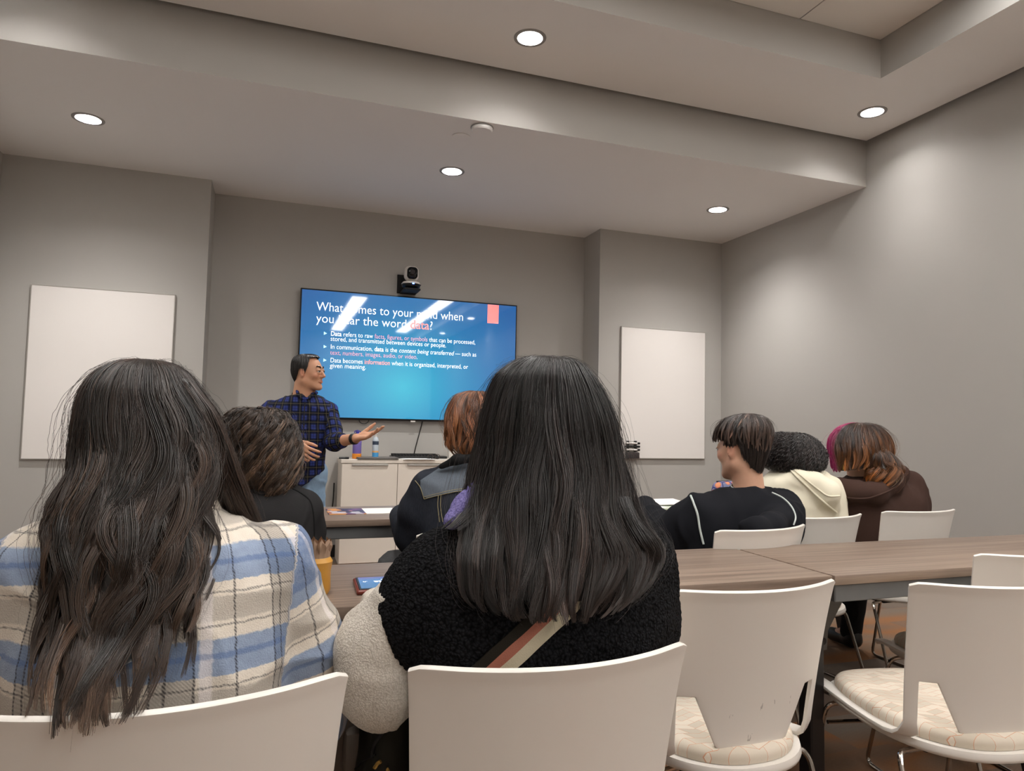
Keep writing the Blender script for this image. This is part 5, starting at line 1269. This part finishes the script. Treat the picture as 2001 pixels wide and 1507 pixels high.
# ---------------------------------------------------------------- the front row audience
def front_person(label, c, fr, s, neck, sh, el, wr, skin_m, rows, top_m, top_name, legs, leg_m, fold, vox=.0065, sleeve=(.07, .064, .056, .046), extra=None, post=None, hand_d=((.5, .8, -.1), (-.5, .8, -.1)), neck_r=.05):
    cx = (sh[0][0]+sh[1][0])/2; cy = (sh[0][1]+sh[1][1])/2; root = person(label, (cx, cy)); hips, knees, ank = legs
    f = Field(); q = head(f, c, fr, s, neck, neck_r); torso_skin(f, (cx, cy), sh, hips)
    for i in range(2): arm_skin(f, [sh[i], el[i], wr[i]], hand_d[i], (0, 0, -1), 1 if i == 0 else -1)
    for h, k, a in zip(hips, knees, ank): f.path([h, k, a, a+np.array((0, .1, -.04))], [.06, .045, .035, .03], .03)
    field_obj('body', f, .0062, skin_m, root, post=skin_post(c, fr, s)); eyes(root, q, fr, s)
    f = Field(); f.stack(rows5(rows), .03)
    for i in range(2): f.path([sh[i], (np.array(sh[i])+el[i])/2, el[i], wr[i]], list(sleeve), .03)
    if extra: extra(f)
    top = field_obj(top_name, f, vox, top_m, root, fold=fold, post=post)
    lower_body(root, hips, knees, ank, leg_m)
    return root, bvh_of(top), q
def build_curly():
    Y = 2.33; c = at(510, 886, 2.37); neck = at(512, 968, 2.36); sh = (at(440, 1000, Y), at(590, 998, Y)); el = (at(425, 1075, 2.38), at(597, 1075, 2.40))
    wr = (np.array((-.10, 2.80, .765)), np.array((.10, 2.80, .765))); cx = at(515, 1000, Y)[0]
    root, bv, q = front_person('person with short curly dark brown hair in a faded black jacket in the front row', c, frame(-.1, -.12), .97, neck, sh, el, wr, M['skin_tan'],
        [(944, 478, 562, 2.36, .07), (954, 458, 580, 2.355, .085), (968, 440, 598, 2.345, .105), (985, 428, 610, 2.335, .12), (1010, 420, 616, 2.33, .13), (1050, 416, 618, 2.33, .135), (1100, 416, 622, 2.33, .14), (1180, 416, 622, 2.34, .14)],
        M['black_twill'], 'jacket', seated(cx, 2.36, .1), M['jeans_grey'], dict(amp=.009, scale=6, seed=61))
    surf_line('shoulder_seam', bv, [(553, 948), (585, 962), (606, 980), (613, 1010), (614, 1050)], .003, M['black_cotton'], root)
    f = Field(); f.path([at(470, 955, 2.29), at(512, 962, 2.27), at(556, 955, 2.30)], [.02, .022, .02], .02); field_obj('collar', f, .006, M['black_twill'], root)
    L = Loft(rows_px([(799, 497, 507, 2.36, .003, .003), (803, 472, 532, 2.36, .05, .05), (812, 452, 550, 2.36, .08, .075), (834, 439, 566, 2.36, .105, .09), (868, 438, 575, 2.36, .118, .095), (902, 444, 578, 2.355, .12, .09), (930, 456, 577, 2.35, .116, .075), (950, 478, 572, 2.345, .10, .05), (968, 510, 560, 2.335, .085, .03)]))
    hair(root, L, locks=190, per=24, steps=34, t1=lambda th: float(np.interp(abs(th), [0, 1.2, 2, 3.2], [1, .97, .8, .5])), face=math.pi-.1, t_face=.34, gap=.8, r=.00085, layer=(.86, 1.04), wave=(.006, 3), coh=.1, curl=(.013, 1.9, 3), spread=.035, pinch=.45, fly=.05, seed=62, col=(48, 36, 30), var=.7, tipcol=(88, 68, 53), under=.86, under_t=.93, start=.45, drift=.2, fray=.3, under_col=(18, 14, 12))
    B = L.A[::4].copy(); B[:, 3:] *= 1.05; B[:, 0] += .006
    hair(root, Loft(B), locks=150, per=16, steps=30, t1=lambda th: float(np.interp(abs(th), [0, 1.2, 2, 3.2], [1, .97, .8, .5])), face=math.pi-.1, t_face=.34, gap=.8, r=.0008, layer=(.93, 1.05), wave=(.008, 2.4), curl=(.019, 1.5, 3), spread=.03, pinch=.7, fly=.05, seed=64, col=(56, 43, 34), var=.6, tipcol=(100, 78, 60), under=0, start=.7, drift=.35, fray=.5)
build_curly()
def build_denim():
    Y = 2.33; c = at(930, 842, 2.37); neck = at(928, 915, 2.36); sh = (at(838, 958, Y), at(1016, 965, Y)); el = (at(812, 1045, 2.40), at(1030, 1060, 2.42))
    wr = (np.array((.50, 2.78, .765)), np.array((.80, 2.80, .765))); cx = at(928, 980, Y)[0]; legs = seated(cx, 2.36, .13); legs[1][0][:] = (.475, 2.70, .56)
    root, bv, q = front_person('person with short reddish brown hair in a dark denim jacket in the front row', c, frame(-.02, -.1), .97, neck, sh, el, wr, M['skin_light'],
        [(893, 892, 968, 2.36, .07), (905, 872, 986, 2.355, .085), (920, 850, 1008, 2.345, .10), (936, 832, 1026, 2.335, .115), (965, 820, 1040, 2.33, .13), (1010, 815, 1044, 2.33, .135), (1070, 815, 1044, 2.33, .14), (1180, 810, 1050, 2.34, .14)],
        M['denim_dark'], 'denim_jacket', legs, M['jeans_grey'], dict(amp=.008, scale=6.5, seed=71), sleeve=(.066, .072, .064, .05))
    yk = [(818, 940), (832, 932), (862, 912), (900, 904), (945, 902), (985, 905), (985, 956), (945, 957), (910, 960), (870, 966), (830, 976)]
    bm = BM()
    for i in range(30):
        u = i/29; xs = 823+u*165; y0 = np.interp(xs, [823, 862, 900, 990], [940, 915, 908, 908]); y1 = np.interp(xs, [823, 830, 870, 910, 990], [950, 974, 965, 959, 956])
        row = [on_surf(bv, xs, y0+(y1-y0)*k/8, .0035) for k in range(9)]
        vs = [bm.verts.new(p) if p is not None else None for p in row]
        if i:
            for k in range(8):
                if None not in (prev[k], prev[k+1], vs[k+1], vs[k]): bm.faces.new((prev[k], prev[k+1], vs[k+1], vs[k]))
        prev = vs
    bmesh.ops.delete(bm, geom=[v for v in bm.verts if not v.link_faces], context='VERTS'); bmesh.ops.solidify(bm, geom=bm.faces[:], thickness=-.002); wobj('yoke', bm, M['denim_yoke'], root)
    for pts in ([(830, 975), (870, 966), (910, 960), (985, 957)], [(830, 971), (870, 962), (910, 956), (985, 953)], [(813, 940), (822, 952), (830, 975)], [(863, 968), (862, 990), (866, 1020)], [(858, 969), (857, 990), (860, 1020)]): surf_line('stitching', bv, pts, .0012, M['stitch'], root, .005, 30)
    f = Field(); f.path([at(862, 912, 2.28), at(893, 898, 2.25), at(940, 895, 2.24), at(985, 905, 2.27)], [.010, .015, .016, .013], .02); field_obj('collar', f, .005, M['black_cotton'], root)
    L = Loft(rows_px([(764, 925, 940, 2.37, .003, .003), (768, 905, 958, 2.37, .045, .045), (778, 890, 972, 2.37, .075, .07), (798, 880, 982, 2.37, .10, .09), (825, 876, 987, 2.365, .112, .095), (852, 877, 988, 2.36, .112, .09), (874, 876, 986, 2.355, .106, .075), (892, 892, 976, 2.35, .092, .05), (902, 902, 962, 2.345, .08, .04)]))
    hair(root, L, locks=200, per=24, steps=20, t1=lambda th: float(np.interp(abs(th), [0, 1.2, 2, 3.2], [1, .97, .75, .45])), face=math.pi, t_face=.34, gap=.8, r=.0010, layer=(.86, 1.06), wave=(.012, 3.0), coh=.2, spread=.05, pinch=.6, fly=.06, seed=72, col=(108, 68, 44), var=.55, tipcol=(176, 118, 76), under=.9, under_t=.94, start=.3, drift=.12, fray=.2, under_col=(50, 28, 18))
build_denim()
def build_boy():
    Y = 2.30; fr = frame(.26, -.05, .03); c = at(1449, 880, 2.32); neck = at(1463, 958, 2.30); sh = (at(1366, 998, Y), at(1528, 988, Y)); el = (at(1308, 1050, 2.38), at(1532, 1035, 2.20))
    wr = (np.array((1.62, 2.80, .77)), np.array((1.95, 2.50, .72))); cx = at(1450, 1000, Y)[0]
    root, bv, q = front_person('boy with tousled brown hair in a black sweater with pale piping', c, fr, .98, neck, sh, el, wr, M['skin_light'],
        [(953, 1426, 1500, 2.30, .06), (960, 1402, 1515, 2.30, .08), (972, 1372, 1535, 2.295, .10), (990, 1352, 1548, 2.29, .115), (1020, 1345, 1552, 2.285, .125), (1060, 1345, 1550, 2.285, .13), (1150, 1345, 1548, 2.30, .13)],
        M['black_knit'], 'sweater', seated(cx, 2.33, .12, .12), M['black_cotton'], dict(amp=.010, scale=5.5, seed=81), sleeve=(.064, .072, .070, .05),
        extra=lambda f: f.path([at(1528, 1010, 2.2), at(1505, 1030, 2.06), at(1478, 1036, 2.02), at(1455, 1030, 2.05)], [.06, .045, .04, .02], .03), neck_r=.054)
    surf_line('piping', bv, [(1350, 969), (1356, 985), (1363, 1005), (1368, 1035), (1375, 1064)], .0042, M['piping'], root, .001, 30)
    surf_line('piping', bv, [(1508, 963), (1530, 974), (1546, 990), (1554, 1010), (1550, 1026)], .0036, M['piping'], root, .001, 30)
    f = Field(); a = [neck+np.array((.066*math.sin(t), -.064*math.cos(t)-.004, -.004-.012*math.cos(t))) for t in np.linspace(-3.1, 3.1, 20)]; f.path(a, [.011]*20, .01); field_obj('neck_rib', f, .005, M['black_knit'], root)
    bm = BM(); tube(bm, [neck+np.array((.070*math.sin(t), -.069*math.cos(t)-.004, .007-.012*math.cos(t))) for t in np.linspace(0, 6.283, 40)[:-1]], .003, 6, closed=True); wobj('neck_trim', bm, M['piping'], root)
    L = Loft([(.138, 0, -.02, .004, .004, .004), (.133, 0, -.02, .048, .06, .06), (.118, 0, -.018, .074, .088, .09), (.088, 0, -.016, .087, .102, .104), (.05, 0, -.014, .088, .104, .108), (.015, 0, -.014, .082, .101, .098), (-.025, 0, -.016, .073, .092, .07), (-.065, 0, -.022, .060, .073, .05), (-.10, 0, -.028, .048, .058, .04)], 80, (c, fr, .98))
    def t1(th):
        d = abs((th+.0) % (2*math.pi)-math.pi)
        return L.t_of(float(np.interp(d, [0, .5, .9, 1.2, 1.4, 1.6, 1.85, 2.1, 2.5, 3.2], [.052, .05, .046, .03, -.005, .012, .012, -.04, -.078, -.098])))
    hair(root, L, locks=260, per=16, steps=12, t1=t1, r=.0010, layer=(.95, 1.0), wave=(.002, 1.6), spread=.05, pinch=.5, fly=.0, seed=82, col=(34, 26, 24), var=.3, under=.95, under_t=.985, start=.7, drift=.08, fray=.06, under_col=(17, 13, 12), crown=.01)
    # longer top layer fanning out from the crown
    L2 = Loft([(.149, .006, -.03, .004, .004, .004), (.146, .006, -.03, .024, .03, .04), (.136, .005, -.028, .054, .062, .08), (.115, .004, -.024, .081, .09, .112), (.08, .002, -.02, .097, .107, .130), (.045, 0, -.016, .099, .110, .132), (.02, 0, -.014, .096, .109, .122), (-.01, 0, -.014, .09, .105, .11)], 60, (c, fr, .98))
    def t2(th):
        d = abs((th+.0) % (2*math.pi)-math.pi); return L2.t_of(float(np.interp(d, [0, .7, 1.3, 1.8, 3.2], [.036, .03, .032, .012, -.012])))
    hair(root, L2, locks=130, per=26, steps=16, t1=t2, r=.0009, layer=(.93, 1.03), wave=(.005, 2.2), spread=.05, pinch=.8, fly=.03, seed=83, col=(54, 42, 37), var=.5, tipcol=(96, 76, 66), under=.88, under_t=.9, start=.25, drift=.22, fray=.35, crown=.015, under_col=(20, 15, 14))
build_boy()
def build_hoodie():
    Y = 2.58; fr = frame(.1, -.1); c = at(1547, 901, 2.61); neck = at(1553, 935, 2.60); sh = (at(1508, 962, Y), at(1622, 968, Y)); el = (at(1494, 1030, 2.65), at(1634, 1035, 2.66))
    wr = (np.array((2.05, 2.98, .77)), np.array((2.38, 2.98, .77))); cx = at(1565, 980, Y)[0]
    def hood(f):
        f.path([at(1524, 946, 2.53), at(1560, 936, 2.50), at(1590, 946, 2.48), at(1610, 964, 2.46), at(1620, 988, 2.47)], [.024, .034, .05, .058, .04], .03)
        f.path([at(1575, 928, 2.56), at(1608, 932, 2.54)], [.026, .024], .02)
    root, bv, q = front_person('person with a short curly black afro in a cream hoodie in the front row', c, fr, .96, neck, sh, el, wr, M['skin_brown'],
        [(918, 1512, 1602, 2.60, .07), (928, 1502, 1616, 2.595, .09), (942, 1494, 1632, 2.585, .11), (965, 1488, 1640, 2.58, .125), (1000, 1486, 1642, 2.58, .13), (1060, 1486, 1644, 2.585, .135), (1150, 1486, 1644, 2.60, .135)],
        M['cream_fleece'], 'hoodie', seated(cx, 2.62, .1, .1), M['black_cotton'], dict(amp=.006, scale=6, seed=91), extra=hood, sleeve=(.056, .06, .054, .045))
    surf_line('hood_seam', bv, [(1546, 921), (1560, 935), (1585, 958), (1612, 982), (1634, 1001)], .0045, M['cream_fleece'], root, .003, 30)
    surf_line('hood_seam', bv, [(1553, 920), (1575, 938), (1600, 957), (1618, 969), (1640, 969)], .0035, M['cream_fleece'], root, .002, 30)
    L = Loft(rows_px([(845, 1540, 1552, 2.61, .003, .003), (849, 1520, 1570, 2.61, .05, .05), (859, 1503, 1585, 2.61, .085, .08), (876, 1494, 1596, 2.61, .112, .10), (894, 1491, 1601, 2.605, .12, .10), (910, 1496, 1599, 2.60, .116, .09), (924, 1508, 1592, 2.595, .10, .06)]))
    hair(root, L, locks=1000, per=3, steps=40, t1=lambda th: float(np.interp(abs(th), [0, 1.3, 2, 3.2], [1, .98, .85, .5])), face=math.pi+.1, t_face=.34, gap=.8, r=.00115, layer=(.88, 1.03), wave=(.006, 4), curl=(.0075, 5, 5), spread=.012, pinch=.2, fly=.03, seed=92, col=(32, 25, 24), var=.6, under=.9, under_t=.97, start=.85, drift=.2, fray=.5, under_col=(12, 10, 10))
build_hoodie()
def build_brown():
    Y = 2.60; fr = frame(.22, -.22, -.06); c = at(1681, 884, 2.63); neck = at(1690, 940, 2.62); sh = (at(1650, 972, Y), at(1776, 948, Y)); el = (at(1650, 1045, 2.70), at(1792, 1020, 2.62))
    wr = (np.array((2.50, 3.0, .77)), np.array((2.85, 3.0, .77))); cx = at(1710, 990, Y)[0]
    def hood(f):
        f.path([at(1640, 948, 2.55), at(1672, 962, 2.50), at(1708, 964, 2.48), at(1742, 948, 2.50), at(1760, 925, 2.55)], [.035, .045, .048, .045, .035], .03)
    root, bv, q = front_person('person with caramel hair and a pink streak in a brown hoodie', c, fr, .96, neck, sh, el, wr, M['skin_light'],
        [(934, 1650, 1745, 2.62, .07), (944, 1632, 1772, 2.61, .09), (960, 1624, 1792, 2.605, .115), (990, 1626, 1800, 2.60, .13), (1050, 1634, 1800, 2.60, .135), (1140, 1634, 1800, 2.61, .135)],
        M['brown_fleece'], 'hoodie', seated(2.77, 2.62, .13, -.1, kn=.27), M['black_cotton'], dict(amp=.008, scale=6, seed=101), extra=hood, sleeve=(.07, .066, .058, .045), neck_r=.058)
    surf_line('hood_hem', bv, [(1646, 970), (1672, 974), (1702, 972), (1735, 960), (1758, 942), (1768, 920)], .005, M['brown_fleece'], root, .003, 30)
    def paint(P, th, s, C, rep, g):
        pink = np.array(lin((168, 34, 100)))
        m = np.clip((-1.5-th)*7+.5, 0, 1)
        m = np.broadcast_to(m[..., None] if m.ndim == 2 else m, C.shape[:2]+(1,))
        return C*(1-m)+pink*m
    L = Loft(rows_px([(826, 1676, 1690, 2.63, .003, .003), (830, 1656, 1708, 2.63, .05, .05), (841, 1641, 1721, 2.63, .082, .078), (858, 1631, 1729, 2.63, .106, .095), (878, 1628, 1731, 2.625, .114, .095), (896, 1630, 1728, 2.62, .110, .085), (912, 1633, 1718, 2.61, .095, .07), (924, 1637, 1700, 2.60, .085, .06)]))
    hair(root, L, locks=150, per=26, steps=20, t1=lambda th: float(np.interp(th, [-3.2, -1.9, -1.3, -.6, 0, .6, 1.6, 2.2, 3.2], [.93, 1, .98, .93, .86, .86, .85, .7, .5])), face=math.pi-.3, t_face=.34, gap=.75, r=.001, layer=(.88, 1.03), wave=(.007, 2.2), coh=.5, spread=.05, pinch=.6, fly=.03, seed=102, col=(52, 33, 23), var=.6, tipcol=(146, 92, 48), paint=paint, under=.92, under_t=.96, start=.22, drift=.1, fray=.15, under_col=(40, 24, 16))
    L2 = Loft(rows_px([(872, 1695, 1732, 2.55, .03, .03), (892, 1700, 1746, 2.53, .05, .04), (912, 1704, 1760, 2.51, .058, .04), (930, 1702, 1762, 2.50, .058, .04), (945, 1704, 1748, 2.495, .05, .04), (956, 1710, 1730, 2.49, .03, .03)]))
    hair(root, L2, locks=46, per=26, steps=40, r=.001, layer=(.4, 1.05), wave=(.006, 2), curl=(.024, .7, 2.2), coh=.7, spread=.07, pinch=.5, fly=.03, seed=103, col=(76, 48, 28), var=.7, tipcol=(164, 102, 50), under=.6, under_t=.85, start=.1, drift=.3, fray=.3, under_col=(46, 28, 18))
build_brown()
